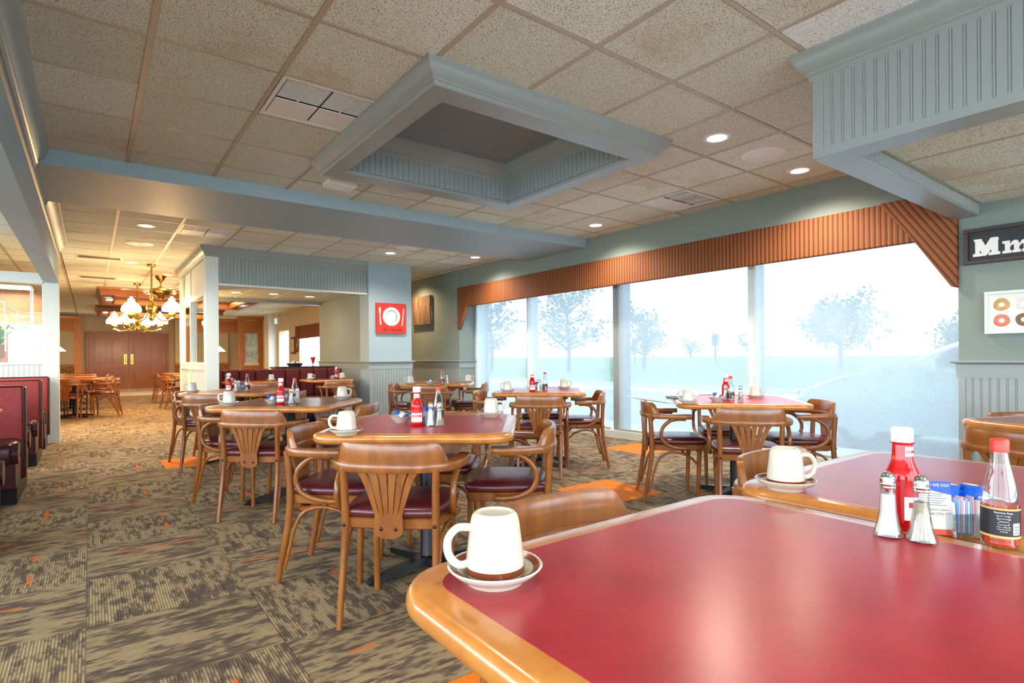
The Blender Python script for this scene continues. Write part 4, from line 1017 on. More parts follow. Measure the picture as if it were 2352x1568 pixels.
def shaker_proto(fill):
    t = thing('salt_shaker' if fill == 'salt_white' else 'pepper_shaker', 'x', 'shaker', group='glass shakers with metal tops')
    pr = [(.0, .0), (.023, .0), (.0245, .003), (.0235, .008), (.0185, .022), (.0150, .042), (.0130, .065), (.0120, .084), (.0115, .090)]
    obj('glass', MB().lathe(pr + [(.0, .090)], 16, cap=False), 'clear_glass', t, smooth=30)
    top = .078 if fill == 'salt_white' else .070
    obj('contents', MB().lathe([(.0, .006), (.0195, .006), (.0160, .022), (.0128, .042), (.0110, top), (.0, top)], 16, cap=False), fill, t, smooth=40)
    obj('metal_top', MB().lathe([(.0125, .088), (.0135, .090), (.0125, .093), (.0135, .096), (.0125, .099), (.0132, .102), (.0125, .108), (.0095, .114), (.005, .118), (.0, .119)], 18, cap=False), 'chrome', t, smooth=35)
    return t
def bowl_proto():
    t = thing('creamer_bowl', 'x', 'bowl', group='small bowls of creamers')
    obj('dish', MB().lathe([(.0, .0), (.028, .0), (.030, .004), (.045, .018), (.056, .032), (.058, .034), (.054, .033), (.042, .020), (.0, .010)], 28, cap=False), 'china', t, smooth=50)
    rnd = random.Random(5)
    for k in range(9):
        q = rnd.uniform(0, 2 * PI); d = rnd.uniform(0, .03); c = obj('creamer_cup', MB().lathe([(.0, 0), (.010, 0), (.014, .016), (.018, .017), (.018, .0185), (.0, .0185)], 12, cap=False), 'white_plastic' if k % 4 else 'creamer_blue', t, smooth=40,
                    loc=(d * math.cos(q), d * math.sin(q), .022 + .012 * (k // 4)), rot=(rnd.uniform(-.6, .6), rnd.uniform(-.6, .6), 0))
    return t
def caddy_proto(detail):
    t = thing('sugar_caddy', 'x', 'caddy', group='clear caddies of sugar packets')
    mb = MB()
    w, d, h = .072, .052, .042
    mb.box(-w / 2, w / 2, -d / 2, d / 2, 0, .005)
    for a in ((-w / 2, -w / 2 + .003, -d / 2, d / 2), (w / 2 - .003, w / 2, -d / 2, d / 2), (-w / 2, w / 2, -d / 2, -d / 2 + .003), (-w / 2, w / 2, d / 2 - .003, d / 2)): mb.box(*a, .005, h)
    for k in range(7): mb.box(-w / 2 + k * w / 6.5, -w / 2 + k * w / 6.5 + .004, -d / 2 - .0025, -d / 2, 0, h)
    for k in range(5): mb.box(w / 2, w / 2 + .0025, -d / 2 + k * d / 4.5, -d / 2 + k * d / 4.5 + .004, 0, h)
    obj('holder', mb, 'clear_glass', t)
    for k in range(11):
        x = -w / 2 + .008 + k * .0052; m_ = ['label_white', 'packet_blue', 'packet_pink', 'label_white', 'packet_blue'][k % 5]
        obj('sugar_packet', MB().box(x, x + .0035, -.021, .021, .006, .064 + (k * 7 % 5) * .002), m_, t, bevel=.001, bseg=1, rot=(0, R((k * 13 % 7) - 3), 0))
    if detail:
        for k, (x, y, z) in enumerate([(-.014, .006, .066), (.016, -.002, .068), (.002, .018, .062)]):
            c = obj('creamer_cup', MB().lathe([(.0, 0), (.012, 0), (.016, .020), (.0, .020)], 16, cap=False), 'creamer_blue', t, smooth=40, loc=(x, y, z), rot=(.15 * (k - 1), .1, 0))
            obj('foil_lid', MB().lathe([(.0, .0225), (.014, .0225), (.0195, .0205), (.0195, .0200), (.0, .0205)], 16, cap=False), 'creamer_blue', c, smooth=40)
            obj('lid_print', MB().lathe([(.0, .0230), (.012, .0230)], 16, cap=False), 'label_white', c)
    return t
PROTO = {}
def put(kind, make, x, y, z, az, label):
    rz = PI / 2 - R(az)
    if kind not in PROTO:
        t = make(); PROTO[kind] = t; t.location = (x, y, z); t.rotation_euler = (0, 0, rz); t['label'] = label; return t
    return dup(PROTO[kind], (x, y, z), rz, label)
ket = lambda x, y, where, az=216: put('k', lambda: ketchup_proto(True), x, y, TZ0 + .0005, az, 'red ketchup bottle with white cap on ' + where)
hot = lambda x, y, where, az=216: put('h', lambda: hot_proto(True), x, y, TZ0 + .0005, az, 'hot sauce bottle with red cap on ' + where)
salt = lambda x, y, where: put('s', lambda: shaker_proto('salt_white'), x, y, TZ0 + .0005, 0, 'glass salt shaker with metal top on ' + where)
pep = lambda x, y, where: put('p', lambda: shaker_proto('pepper_dark'), x, y, TZ0 + .0005, 0, 'glass pepper shaker with metal top on ' + where)
cad = lambda x, y, where, az=126: put('c', lambda: caddy_proto(True), x, y, TZ0 + .0005, az, 'clear caddy of sugar packets on ' + where)
bowl = lambda x, y, where: put('b', bowl_proto, x, y, TZ0 + .0005, 0, 'small white bowl of creamers on ' + where)
# ------------------------------------------------------------------ lay out tables, chairs, tableware
W = dict(A='the nearest table', B='the table beside the nearest one', C='the middle table', D='the table left of the middle one', E='the table by the white post',
         F='the table by the blue column', G='the table before the left windows', H='the table before the right windows', I='the table under the doughnut print',
         J='the left alcove table', K='the right alcove table')
def at(T, dist, az):   # chair on the side it faces from
    return (T[0] - dist * math.sin(R(az)), T[1] - dist * math.cos(R(az)), az)
TA = (.812, .362, 0); TBp = (1.778, .385, 0); TC = (1.387, 2.579, 38.5); TD = (1.241, 4.534, 40); TE = (1.29, 6.58, 40); TF = (3.81, 6.74, 38); TG = (3.676, 4.419, 42); TH = (3.976, 2.431, 49); TI = (3.87, .38, 22)
table(*TA, 'nearest square table with burgundy top and wooden edge', 'r'); table(*TBp, 'second burgundy table pushed against the right of the nearest one', 'r')
table(*TC, 'square burgundy table in the middle with four chairs', 'r'); table(*TD, 'square brown-topped table left of the middle table', 'b')
table(*TE, 'square brown-topped table in front of the white post', 'b'); table(*TF, 'square table in front of the blue column', 'b')
table(*TG, 'square burgundy table before the left windows', 'r'); table(*TH, 'square burgundy table before the right windows', 'r'); table(*TI, 'brown table under the doughnut print, cut by the picture edge', 'b')
CL = 'bentwood armchair '
chair(1.096, 2.257, 42.8, CL + 'with its back to us at the middle table')
chair(1.03, 2.83, 130, CL + 'on the left of the middle table'); chair(1.738, 2.338, -52.4, CL + 'on the right of the middle table, seat shining blue')
chair(*at(TC, -.47, 40)[:2], 220, CL + 'on the far side of the middle table')
chair(.98, 4.207, 41.8, CL + 'with its back to us at the table left of middle'); chair(.92, 4.78, 135, CL + 'left of the table left of middle')
chair(*at(TD, .44, -48), CL + 'right of the table left of middle'); chair(*at(TD, .46, 221), CL + 'on the far side of the table left of middle')
chair(.987, 6.285, 38.4, CL + 'with its back to us at the table by the white post'); chair(.971, 6.90, 133.4, CL + 'left of the table by the white post')
chair(*at(TE, .44, -48), CL + 'right of the table by the white post'); chair(*at(TE, .46, 221), CL + 'far side of the table by the white post')
chair(*at(TF, .44, 128), CL + 'left of the table by the blue column'); chair(*at(TF, .44, 40), CL + 'with its back to us at the table by the blue column')
chair(*at(TF, .44, -52), CL + 'right of the table by the blue column'); chair(*at(TF, .46, 220), CL + 'far side of the table by the blue column')
chair(*at(TG, .45, 131), CL + 'left of the table before the left windows'); chair(3.345, 4.02, 42, CL + 'with its back to us at the table before the left windows')
chair(3.945, 4.097, -51, CL + 'right of the table before the left windows'); chair(*at(TG, .46, 222), CL + 'far side of the table before the left windows')
chair(3.594, 2.722, 132, CL + 'left of the table before the right windows'); chair(3.60, 2.12, 51, CL + 'with its back to us at the table before the right windows')
chair(*at(TH, .45, -46), CL + 'right of the table before the right windows'); chair(*at(TH, .45, 229), CL + 'far side of the table before the right windows')
chair(.885, .835, 180, CL + 'facing us across the nearest table, only its headrest showing'); chair(1.93, .855, 182, CL + 'across the table beside the nearest one, behind a mug')
chair(3.50, .60, 110, CL + 'at far right with its back to us under the doughnut print'); chair(4.25, .68, 215, CL + 'at far right between the table and the beadboard wall')
# tableware
mug(.484, .690, -72, 'the corner of the nearest table'); mug(1.395, .715, 128, 'the left corner of the table beside the nearest one')
j = 'the seam of the two nearest tables'
ket(1.252, .414, j, 186); salt(1.178, .413, j); pep(1.190, .364, j); cad(1.300, .336, j, 125); hot(1.268, .272, j, 222); bowl(1.465, .352, j)
t = thing('comment_card', 'folded comment card with blue header beside the sugar caddy', 'card', (1.250, .366, TZ0 + .0005), -R(36) )
t.rotation_euler = (R(-6), 0, -R(52))
obj('card', MB().box(-.034, .034, -.0004, .0004, 0, .098), 'label_white', t); obj('header', MB().prism([(-.034, .098), (.034, .098), (.034, .073), (.012, .078), (-.014, .084), (-.034, .083)], lambda x, z: (x, -.0009, z), lambda x, z: (x, -.0004, z)), 'print_blue', t)
obj('footer', MB().box(-.034, .034, -.0009, -.0004, 0, .010), 'print_orange', t); obj('logo', MB().box(-.018, .0, -.0009, -.0004, .013, .031), 'print_green', t)
obj('logo_mark', MB().prism([(-.015, .017), (-.004, .017), (-.007, .022), (-.006, .027), (-.010, .028), (-.011, .022)], lambda x, z: (x, -.0013, z), lambda x, z: (x, -.0009, z)), 'label_gold', t)
def ctext(tx, s_, x, z, mat):
    me = text_mesh(tx, s_, .0002); o = obj('lettering', me, mat, t, loc=(x, -.0012, z), rot=(R(90), 0, 0))
ctext('HOW DID WE DO?', .0072, 0, .088, 'label_white'); ctext('Guest Assistance Center', .0056, 0, .044, 'print_grey'); ctext('384-7770', .0066, .008, .0355, 'print_grey')
for k in range(6): obj('text_line', MB().box(-.029, .026 - (k * 5 % 3) * .004, -.0008, -.0004, .053 + k * .0042, .0542 + k * .0042), 'print_grey', t)
mug(.897, 2.41, -60, 'the left corner of the middle table'); mug(1.817, 2.62, 130, 'the right corner of the middle table')
ket(1.285, 2.495, W['C'], 210); salt(1.335, 2.448, W['C']); pep(1.372, 2.425, W['C']); hot(1.44, 2.555, W['C']); cad(1.365, 2.53, W['C']); bowl(1.29, 2.68, W['C'])
mug(.805, 4.51, -65, 'the left corner of the table left of middle'); mug(1.67, 4.58, 120, 'the right corner of the table left of middle')
ket(1.12, 4.33, W['D'], 214); hot(1.265, 4.50, W['D']); salt(1.20, 4.36, W['D']); pep(1.25, 4.37, W['D']); cad(1.18, 4.50, W['D'], 110); bowl(1.09, 4.46, W['D'])
mug(.82, 6.50, -70, 'the left corner of the table by the white post')
ket(1.14, 6.385, W['E'], 214); hot(1.305, 6.34, W['E']); salt(1.20, 6.37, W['E']); pep(1.235, 6.39, W['E']); cad(1.26, 6.45, W['E'])
mug(3.25, 4.40, -70, 'the left corner of the table before the left windows'); mug(3.99, 4.40, 125, 'the right corner of the table before the left windows')
ket(3.43, 4.24, W['G'], 210); hot(3.60, 4.25, W['G']); salt(3.49, 4.22, W['G']); pep(3.53, 4.24, W['G']); cad(3.53, 4.31, W['G'])
mug(3.40, 2.44, -20, 'the left corner of the table before the right windows'); mug(4.22, 2.40, 60, 'the right corner of the table before the right windows')
bowl(3.70, 2.41, W['H']); ket(3.885, 2.45, W['H'], 205); hot(3.765, 2.335, W['H']); pep(3.815, 2.285, W['H']); salt(3.80, 2.40, W['H'])
mug(3.31, 6.60, -70, 'the left corner of the table by the blue column'); mug(4.12, 6.48, 125, 'the right corner of the table by the blue column')
hot(3.61, 6.30, W['F']); salt(3.68, 6.30, W['F']); bowl(3.50, 6.42, W['F'])
t = thing('menu', 'thin laminated menu jutting from the table before the right windows', 'menu', (3.29, 2.69, TZ0 + .012), 0)
obj('sheet', MB().box(-.11, .11, -.14, .14, 0, .003), 'label_white', t, rot=(R(6), R(8), R(20)))
for (x, y, rz, l) in [(3.78, 2.80, .7, 'dark menu folder on the far edge of the table before the right windows')]:
    t = thing('menu', l, 'menu', (x, y, TZ0 + .001), rz); obj('cover', MB().box(-.13, .13, -.10, .10, 0, .006), 'sign_black', t, bevel=.001)
# ------------------------------------------------------------------ booth alcove: channel-tufted bench and its tables
t = thing('banquette', 'long channel-tufted burgundy bench across the alcove', 'bench', (1.45, 9.98, 0))
obj('plinth', MB().box(0, 2.17, -.45, .12, 0, .12), 'black_iron', t); obj('seat', MB().box(0, 2.17, -.52, -.02, .30, .46), 'booth_vinyl', t, bevel=.03, bseg=3); obj('seat_base', MB().box(0, 2.17, -.50, .0, .12, .30), 'booth_vinyl', t)
obj('back_board', MB().box(0, 2.17, .04, .14, .12, .905), 'booth_vinyl', t)
for k in range(9):
    x0 = .004 + k * .2405
    obj('channel', MB().box(x0, x0 + .234, -.04, .06, .45, .918), 'bench_velvet', t, bevel=.035, bseg=4, smooth=60)
t = thing('service_ledge', 'dark ledge behind the alcove bench', 'ledge', (2.55, 10.2, 0)); obj('top', MB().box(0, 1.05, 0, .4, .915, .945), 'sign_black', t, bevel=.004); obj('body', MB().box(.02, 1.03, .05, .36, 0, .915), 'panel_wood', t)
t = thing('bread_basket', 'grey basket heaped with wrapped snacks on the dark ledge', 'basket', (2.93, 10.4, .945)); obj('bowl', MB().lathe([(.0, 0), (.10, 0), (.14, .05), (.15, .055), (.13, .05), (.0, .02)], 20, cap=False), 'vent_dark', t, smooth=50)
rnd = random.Random(11)
for k in range(22):
    q, d = rnd.uniform(0, 6.28), rnd.uniform(0, .11)
    obj('wrapped_snack', MB().lathe([(.0, 0), (.02, .008), (.026, .018), (.015, .032), (0, .034)], 8, cap=False), ['packet_pink', 'vent_white', 'print_grey', 'packet_blue'][k % 4], t, smooth=60, loc=(d * math.cos(q), d * math.sin(q), .03 + .045 * (1 - d / .11)))
t = thing('sundae_glass', 'red stemmed glass at the end of the dark ledge', 'glass', (3.26, 10.42, .945)); obj('glass', MB().lathe([(.0, 0), (.03, 0), (.032, .004), (.008, .012), (.007, .045), (.02, .07), (.05, .17), (.047, .17), (.012, .06)], 16, cap=False), 'red_plastic', t, smooth=60)
TJ = (1.95, 9.22, 0); TK = (3.10, 9.22, 0)
for T, n in ((TJ, 'J'), (TK, 'K')):
    table(T[0], T[1], 0, 'small brown table at the alcove bench, ' + ('left' if n == 'J' else 'right') + ' one', 'b')
for o in [o for o in COL.objects if o.get('label', '').startswith('small brown table at the alcove bench')]: o.scale = (.78, .78, 1)
chair(2.02, 8.82, 2, CL + 'pulled up to the left alcove table'); chair(3.12, 8.84, 4, CL + 'pulled up to the right alcove table, beside the column')
mug(2.20, 9.04, 30, W['J']); mug(2.80, 9.10, 110, 'the left of the right alcove table'); mug(3.36, 9.20, -30, 'the right of the right alcove table')
bowl(1.68, 9.20, W['J']); bowl(3.22, 9.26, W['K']); ket(3.30, 9.32, W['K']); hot(3.36, 9.36, W['K']); salt(1.62, 9.28, W['J'])
# ------------------------------------------------------------------ booths on the left
def booth(y, label, fwd=True, aft=True):
    t = thing('booth', label, 'booth', (-.42, y, 0), group='red upholstered booths on the left')
    L = 1.55
    obj('plinth', MB().box(-L, -.03, -.42 if fwd else -.05, .42 if aft else .05, 0, .13), 'black_iron', t)
    core = obj('back_core', MB().box(-L, -.002, -.05, .05, .13, .875), 'booth_vinyl', t, bevel=.02, bseg=3, smooth=50)
    for s_, on in ((-1, fwd), (1, aft)):
        if not on: continue
        ya, yb = (-.105, -.05) if s_ < 0 else (.05, .105)
        obj('back_cushion', MB().box(-L, -.015, ya, yb, .44, .88), 'booth_fabric', t, bevel=.02, bseg=3, smooth=50)
        for zz in (.875,): obj('piping', MB().tube([(-L, (ya if s_ < 0 else yb) * .97, zz), (-.02, (ya if s_ < 0 else yb) * .97, zz), (-.012, (ya if s_ < 0 else yb) * .97, .46)], .007, 6), 'booth_vinyl', t, smooth=60)
        y0, y1 = (-.56, -.06) if s_ < 0 else (.06, .56)
        st = obj('seat', MB().box(-L, -.03, y0, y1, .31, .47), 'booth_vinyl', t, bevel=.05, bseg=4, smooth=50)
        obj('seat_front', MB().box(-L, -.03, y0 + .04, y1 - .04, .13, .32), 'booth_vinyl', t, bevel=.01)
        obj('end_roll', MB().tube([(-.05, y0 + .07 if s_ < 0 else y1 - .07, .39), (-.012, y0 + .07 if s_ < 0 else y1 - .07, .39)], .078, 18), 'booth_vinyl', t, smooth=40)
    return t
booth(4.15, 'red booth bench at the very left edge, nearest one', False, True); booth(6.05, 'near red double booth by the left edge'); booth(7.95, 'second red double booth beside the aisle'); booth(9.33, 'last red booth against the white partition', True, False)
for k, (y, l) in enumerate([(5.1, 'booth table with wooden edge at the left picture edge'), (7.0, 'second booth table, between two red booths'), (8.62, 'last booth table before the white partition')]):
    t = thing('booth_table', l, 'table', (-.5, y, 0), group='booth tables')
    obj('wood_edge', MB().prism(rrect(1.4, .62, .06, 4, -.7, 0), lambda x, yy: (x, yy, .71), lambda x, yy: (x, yy, .744)), 'edge_wood', t, bevel=.012, bseg=3, smooth=40)
    obj('table_top', MB().prism(rrect(1.32, .54, .04, 4, -.7, 0), lambda x, yy: (x, yy, .73), lambda x, yy: (x, yy, .746)), 'laminate_brown', t)
    obj('column', MB().lathe([(.04, .03), (.04, .71)], 16, (-.7, 0, 0)), 'black_iron', t, smooth=40); obj('base', MB().lathe([(.22, 0), (.22, .02), (.05, .05)], 24, (-.7, 0, 0)), 'black_iron', t, smooth=40)
# ------------------------------------------------------------------ far tables
FT = [(-.25, 13.6, 10, 'far left brown table, nearest of its row past the partition'), (-.35, 15.7, 0, 'far left brown table, middle of its row'), (-.35, 17.8, 0, 'far left brown table, last before the doors'),
      (1.95, 14.6, 0, 'far brown table behind the glazed partition'), (1.95, 16.8, 0, 'far brown table behind the glazed partition, second')]
for x, y, a, l in FT: table(x, y, a, l, 'b')
n_ = 0
for (x, y, az, l) in [(.22, 13.45, -80, 'facing left at the nearest far left table'), (.18, 15.6, -88, 'facing left at the middle far left table'), (-.35, 13.15, 10, 'with its back to us at the nearest far left table'), (-.72, 13.75, 105, 'left of the nearest far left table'),
                      (-.22, 14.1, 188, 'far side of the nearest far left table'), (-.35, 15.25, 5, 'with its back to us at the middle far left table'), (.15, 17.7, -90, 'facing left at the last far left table'),
                      (1.50, 14.55, 80, 'facing right at the far table behind the glazed partition'), (1.95, 14.15, 5, 'with its back to us behind the glazed partition'), (1.50, 16.75, 85, 'facing right at the second table behind the glazed partition'), (1.95, 15.05, 180, 'far side of the table behind the glazed partition')]:
    chair(x, y, az, CL + l)
# ------------------------------------------------------------------ pictures and signs
t = thing('canvas_picture', 'red canvas with white plate, fork and knife on the blue column', 'picture', (4.012, 8.705, 1.492))
cv = obj('canvas', MB().box(-.265, .265, -.03, .014, 0, .506), 'red_canvas', t, bevel=.004)
def disc(name, r, x, z, y, mat, ri=0.0, seg=36, sx=1, sz=1, par=None):
    mb = MB()
    for k in range(seg):
        q = 2 * PI * k / seg
        for rr in (ri, r):
            for yy in (y - .0012, y): mb.v.append((x + rr * sx * math.cos(q), yy, z + rr * sz * math.sin(q)))
    for k in range(seg):
        a = k * 4; b = ((k + 1) % seg) * 4
        mb.f += [(a, a + 2, b + 2, b), (a + 1, b + 1, b + 3, a + 3), (a + 2, a + 3, b + 3, b + 2)]
    return obj(name, mb, mat, par)
pl_ = disc('plate', .155, 0, .285, -.0302, 'print_white', par=t); disc('plate_shadow', .098, .004, .29, -.0316, 'vent_dark', .088, par=t); disc('plate_well', .090, 0, .285, -.0318, 'print_white', par=t)
fk = lambda pts, name: obj(name, MB().prism(pts, lambda x, z: (x, -.0316, z), lambda x, z: (x, -.0302, z)), 'print_white', t)
fk([(-.212, .33), (-.196, .33), (-.188, .20), (-.18, .15), (-.19, .135), (-.2, .15), (-.208, .20)], 'fork_handle'); fk([(-.222, .355), (-.19, .355), (-.196, .33), (-.212, .33)], 'fork_head')
for k in range(3): fk([(-.224 + k * .0135, .43), (-.217 + k * .0135, .43), (-.215 + k * .0135, .355), (-.222 + k * .0135, .355)], 'fork_tine')
fk([(.205, .30), (.215, .44), (.226, .425), (.226, .35), (.217, .30)], 'knife_blade'); fk([(.203, .30), (.218, .30), (.205, .20), (.195, .14), (.178, .135), (.19, .20)], 'knife_handle')
obj('lettering', text_mesh('Bon Appétit', .072, .0006, 0, .35), 'print_dark', t, loc=(.02, -.0312, .045), rot=(R(90), 0, 0))
t = thing('canvas_picture', 'brown street scene canvas on the wall left of the windows', 'picture', (5.285, 9.98, 1.74))
obj('canvas', MB().box(-.045, .02, -.37, .37, 0, .56), 'street_print', t, bevel=.003)
# sign with raised letters
sg_ = thing('wall_sign', 'dark framed wooden sign with white slab letters reading Mmm', 'sign', (WX - .012, 1.335, 1.752))
L = .95; hh = .265
obj('board', MB().box(-.004, .012, -L, 0, 0, hh), 'sign_black', sg_)
for a in ((-L, 0, 0, .028), (-L, 0, hh - .028, hh), (-L, -L + .028, .028, hh - .028), (-.028, 0, .028, hh - .028)): obj('frame_strip', MB().box(-.024, .012, *a), 'dark_wood', sg_, bevel=.002)
def letter(ch, y0, h, par):
    """slab-serif letter from strokes; y runs to the reader's right (world -Y)"""
    mb = MB(); K = [0]
    def st(poly):
        K[0] += 1; d = -.010 - .0004 * K[0]
        mb.prism(poly, lambda y, z: (d, y0 - y, .055 + z), lambda y, z: (-.0038 - .0001 * K[0], y0 - y, .055 + z))
    if ch == 'M':
        w = .150; st([(0, 0), (.058, 0), (.058, .02), (.040, .022), (.040, h), (.014, h), (.014, .022), (0, .02)]); st([(.004, h), (.05, h), (.085, .05), (.070, .0), (.062, .0), (.012, h - .02)])
        st([(.070, .0), (.078, .0), (.150, h - .02), (.146, h), (.104, h), (.066, .06)]); st([(.092, 0), (.158, 0), (.158, .02), (.146, .022), (.146, h), (.110, h), (.108, .022), (.092, .02)]); adv = .170
    else:
        hx = h * .70; st([(0, 0), (.052, 0), (.052, .018), (.042, .02), (.042, hx), (.0, hx), (.0, hx - .018), (.014, hx - .02), (.014, .02), (0, .018)])
        for q in (0, 1):
            o = .044 + q * .052
            st([(o - .004, hx - .032), (o + .010, hx - .008), (o + .026, hx), (o + .042, hx - .006), (o + .048, hx - .026), (o + .048, .02), (o + .058, .018), (o + .058, 0), (o + .012, 0), (o + .012, .018), (o + .020, .02), (o + .020, hx - .034), (o + .012, hx - .03), (o - .004, hx - .05)])
        adv = .160
    obj('letter', mb, 'print_white', par); return adv
yy = -.055
for ch in 'Mmmmm': yy -= letter(ch, yy, .128, sg_)
# framed doughnut print
t = thing('framed_print', 'white framed watercolour print of doughnuts above the wainscot', 'picture', (WX - .003, 1.213, 1.228))
L = .62; hh = .31
obj('mat_board', MB().box(-.012, .003, -L, 0, 0, hh), 'print_white', t)
for a in ((-L, 0, 0, .022), (-L, 0, hh - .022, hh), (-L, -L + .022, .022, hh - .022), (-.022, 0, .022, hh - .022)): obj('frame_strip', MB().box(-.032, .003, *a), 'white_paint', t, bevel=.002)
def donut(y, z, r, mat):
    mb = MB(); seg = 28
    pr = [(.36 * r, .0), (.42 * r, .0016), (.68 * r, .0024), (.94 * r, .0016), (r, 0)]
    for k in range(seg):
        q = 2 * PI * k / seg
        for a, b in pr: mb.v.append((-.012 - b, y + a * math.cos(q) * (1 + .04 * math.sin(3 * q + y * 30)), z + a * math.sin(q) * (1 + .03 * math.cos(2 * q))))
    m_ = len(pr)
    for k in range(seg):
        for i in range(m_ - 1): mb.f.append((k * m_ + i, k * m_ + i + 1, ((k + 1) % seg) * m_ + i + 1, ((k + 1) % seg) * m_ + i))
    obj('doughnut', mb, mat, t, smooth=60)
for k, (a, b) in enumerate([('donut_tan', 'donut_pink'), ('donut_white', 'donut_brown'), ('donut_pink', 'donut_tan'), ('donut_brown', 'donut_white')]):
    donut(-.095 - k * .122, .212, .047, a); donut(-.095 - k * .122, .097, .047, b)
# ------------------------------------------------------------------ outdoors
ground = struct('ground', MB().box(5.95, 160, -80, 120, -.5, -.14), 'asphalt', 'pale parking lot outside the windows')
obj('walkway', MB().box(5.95, 7.2, -10, 30, -.2, -.03), 'concrete', ground); obj('kerb', MB().box(14.0, 14.4, -40, 80, -.2, .0), 'concrete', ground)
lawn = struct('lawn', MB().prism([(17, -.3), (36, .55), (60, .95), (160, 1.0), (160, -.4), (17, -.4)], lambda x, z: (x, -80, z), lambda x, z: (x, 120, z)), 'grass', 'grassy bank across the road')
obj('road', MB().box(14.4, 17, -80, 120, -.2, -.13), 'concrete', ground)
struct('ground', MB().box(-60, -3.8, -3.6, 60, -.5, -.3), 'concrete', 'unseen ground left of the building, made pale to bounce daylight inside')  # out of view, light-toned to throw daylight up at the ceiling
struct('ground', MB().box(-60, 5.9, -90, -3.6, -.5, -.3), 'concrete', 'unseen ground behind the building, made pale to bounce daylight inside')  # likewise unseen, its light tone added as a bounce for the ceiling
def tree(x, y, z, h, w, label, seed, nb=60, nl=900):
    far_ = seed >= 20; rnd = random.Random(seed); t = thing('shrub' if far_ else 'tree', label, 'shrub' if far_ else 'tree', (x, y, z), group='low shrubs on the skyline' if far_ else 'hazy trees outside the windows')
    mb = MB().tube(smoothpath([(0, 0, 0), (.1, .05, h * .3), (0, .1, h * .55), (.05, 0, h * .8)], 3), [.16 * (1 - .085 * i) for i in range(10)], 7)
    br = MB(); tips = []
    for k in range(nb):
        z0 = h * rnd.uniform(.22, .75); q = rnd.uniform(0, 6.283); L = w * rnd.uniform(.4, 1.0) * (1.1 - .5 * z0 / h)
        e = (L * math.cos(q), L * math.sin(q), z0 + L * rnd.uniform(.3, .9)); br.tube([(0, 0, z0), (e[0] * .5, e[1] * .5, z0 + (e[2] - z0) * .4), e], [.045, .028, .01], 5); tips.append((z0, e))
    obj('trunk', mb, 'bark', t); o = obj('branches', br, 'bark', t); o['kind'] = 'stuff'
    lv = MB()
    for k in range(nl):
        z0, e = rnd.choice(tips); f_ = rnd.uniform(.45, 1.08); c = Vector((e[0] * f_, e[1] * f_, z0 + (e[2] - z0) * f_)) + Vector([rnd.gauss(0, .22) for _ in range(3)])
        a = Vector([rnd.gauss(0, 1) for _ in range(3)]).normalized() * .13; b = Vector([rnd.gauss(0, 1) for _ in range(3)]).normalized() * .13
        lv.v += [c - a, c + b, c + a, c - b]; n = len(lv.v); lv.f.append((n - 4, n - 3, n - 2, n - 1))
    me = bpy.data.meshes.new('foliage'); me.from_pydata([tuple(p) for p in lv.v], [], lv.f); me.materials.append(MATS['leaves']); o = obj('foliage', me, None, t); o['kind'] = 'stuff'
tree(26, 28.2, 0, 6.6, 3.0, 'spreading tree behind the second shade', 1); tree(24, 34.5, 0, 6.2, 2.7, 'tree seen behind the leftmost shade', 2); tree(29, 24.2, .1, 4.6, 1.6, 'smaller tree right of the spreading tree', 6, 40, 700)
tree(33, 13.8, .4, 3.9, 2.3, 'round bushy tree above the parked car', 3, 60, 1400); tree(37, 9.2, .5, 2.6, 1.6, 'low bush right of the parked car roof', 4, 50, 900)
rnd = random.Random(9)
for k in range(9):
    x_, h_ = 58 + rnd.uniform(-4, 4), rnd.uniform(1.4, 2.6)
    l_ = {4: 'low distant shrub on the skyline right of the road sign', 6: 'low distant shrub on the skyline left of the road sign'}.get(k)
    if l_: tree(x_, 16 + k * 4.4, .9, h_, 1.9, l_, 20 + k, 24, 260)
for (x, y, l) in [(34, 22.2, 'small road sign on a post, third shade'), (36, 31.0, 'distant pole behind the third shade')]:
    t = thing('road_sign', l, 'sign', (x, y, .5)); obj('post', MB().tube([(0, 0, 0), (0, 0, 2.0)], .06, 8), 'bark', t); obj('panel', MB().box(-.03, .03, -.25, .25, 1.3, 2.1), 'print_grey', t)
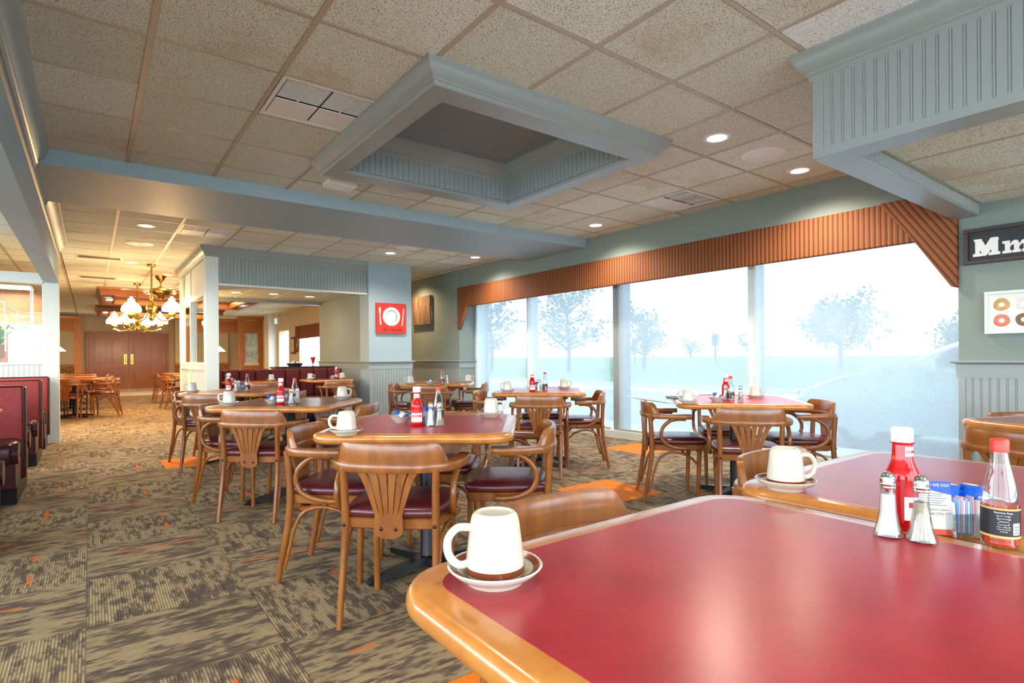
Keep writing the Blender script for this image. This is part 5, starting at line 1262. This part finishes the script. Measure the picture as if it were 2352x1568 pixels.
# parked car, nose to the left
t = thing('parked_car', 'pale silver car parked outside the rightmost window', 'car', (7.9, 3.92, -.14))
side = [(0.02, .30), (0.0, .62), (.08, .74), (.5, .92), (1.05, 1.02), (1.30, 1.06), (1.60, 1.28), (1.95, 1.42), (2.6, 1.475), (3.2, 1.43), (3.75, 1.12), (4.3, 1.05), (4.45, .9), (4.45, .35), (4.3, .26), (.15, .26)]
def car_pt(a, z, f_): # tumblehome
    k = 1 - .16 * max(0, (z - .95)) / .5; return (.87 + (f_ * .87) * k, -a, z)
mb = MB(); secs = [-1, -.93, -.6, 0, .6, .93, 1]; n = len(side)
for f_ in secs:
    for a, z in side: mb.v.append(car_pt(a + (.10 if abs(f_) == 1 else 0) * (1 if a < 1 else 0), z - (.05 if abs(f_) == 1 and z > 1.2 else 0), f_))
for i in range(len(secs) - 1):
    for k in range(n): mb.f.append((i * n + k, i * n + (k + 1) % n, (i + 1) * n + (k + 1) % n, (i + 1) * n + k))
mb.f += [tuple(range(n))[::-1], tuple((len(secs) - 1) * n + k for k in range(n))]
obj('body', mb, 'car_paint', t, smooth=40)
def winpoly(name, pts, f0, f1=None):
    mb = MB(); P = [Vector(car_pt(a, z, f0)) for a, z in pts]; off = Vector((-.012 if f0 < 0 else .012, 0, 0)); mb.v = [tuple(p + off) for p in P]; mb.f = [tuple(range(len(P)))]; obj(name, mb, 'car_glass', t)
for f_ in (-1, 1):
    winpoly('side_window', [(1.55, 1.07), (1.75, 1.27), (2.05, 1.355), (2.5, 1.38), (2.5, 1.08)], f_); winpoly('side_window', [(2.58, 1.08), (2.58, 1.38), (3.1, 1.35), (3.55, 1.12)], f_)
mb = MB(); mb.v = [car_pt(1.33, 1.085, -.88), car_pt(1.33, 1.085, .88), car_pt(1.93, 1.415, .85), car_pt(1.93, 1.415, -.85)]; mb.v = [(x, y + .015, z + .012) for x, y, z in mb.v]; mb.f = [(0, 1, 2, 3)]; obj('windscreen', mb, 'car_glass', t)
for a in (.85, 3.55):
    for x in (.02, 1.54):
        wh = obj('wheel', MB().lathe([(.0, 0), (.20, 0), (.30, .0), (.32, .04), (.32, .16), (.30, .2), (.0, .2)], 24, cap=False), 'tyre', t, smooth=40, loc=(x, -a, .32), rot=(0, R(90), 0)); obj('hub_cap', MB().lathe([(.0, -.012), (.18, -.008), (.19, .0), (.19, .208), (.0, .212)], 20, cap=False), 'chrome', wh, smooth=40)
for f_ in (-.72, .72): obj('headlight', MB().cbox(.87 + f_ * .87, -.03, .62, .26, .10, .12), 'chrome', t, bevel=.03)
obj('bumper', MB().box(.03, 1.71, -.08, .06, .32, .56), 'car_paint', t, bevel=.05, bseg=3)
obj('wing_mirror', MB().cbox(-.06, -1.62, 1.02, .16, .09, .13), 'car_paint', t, bevel=.03)
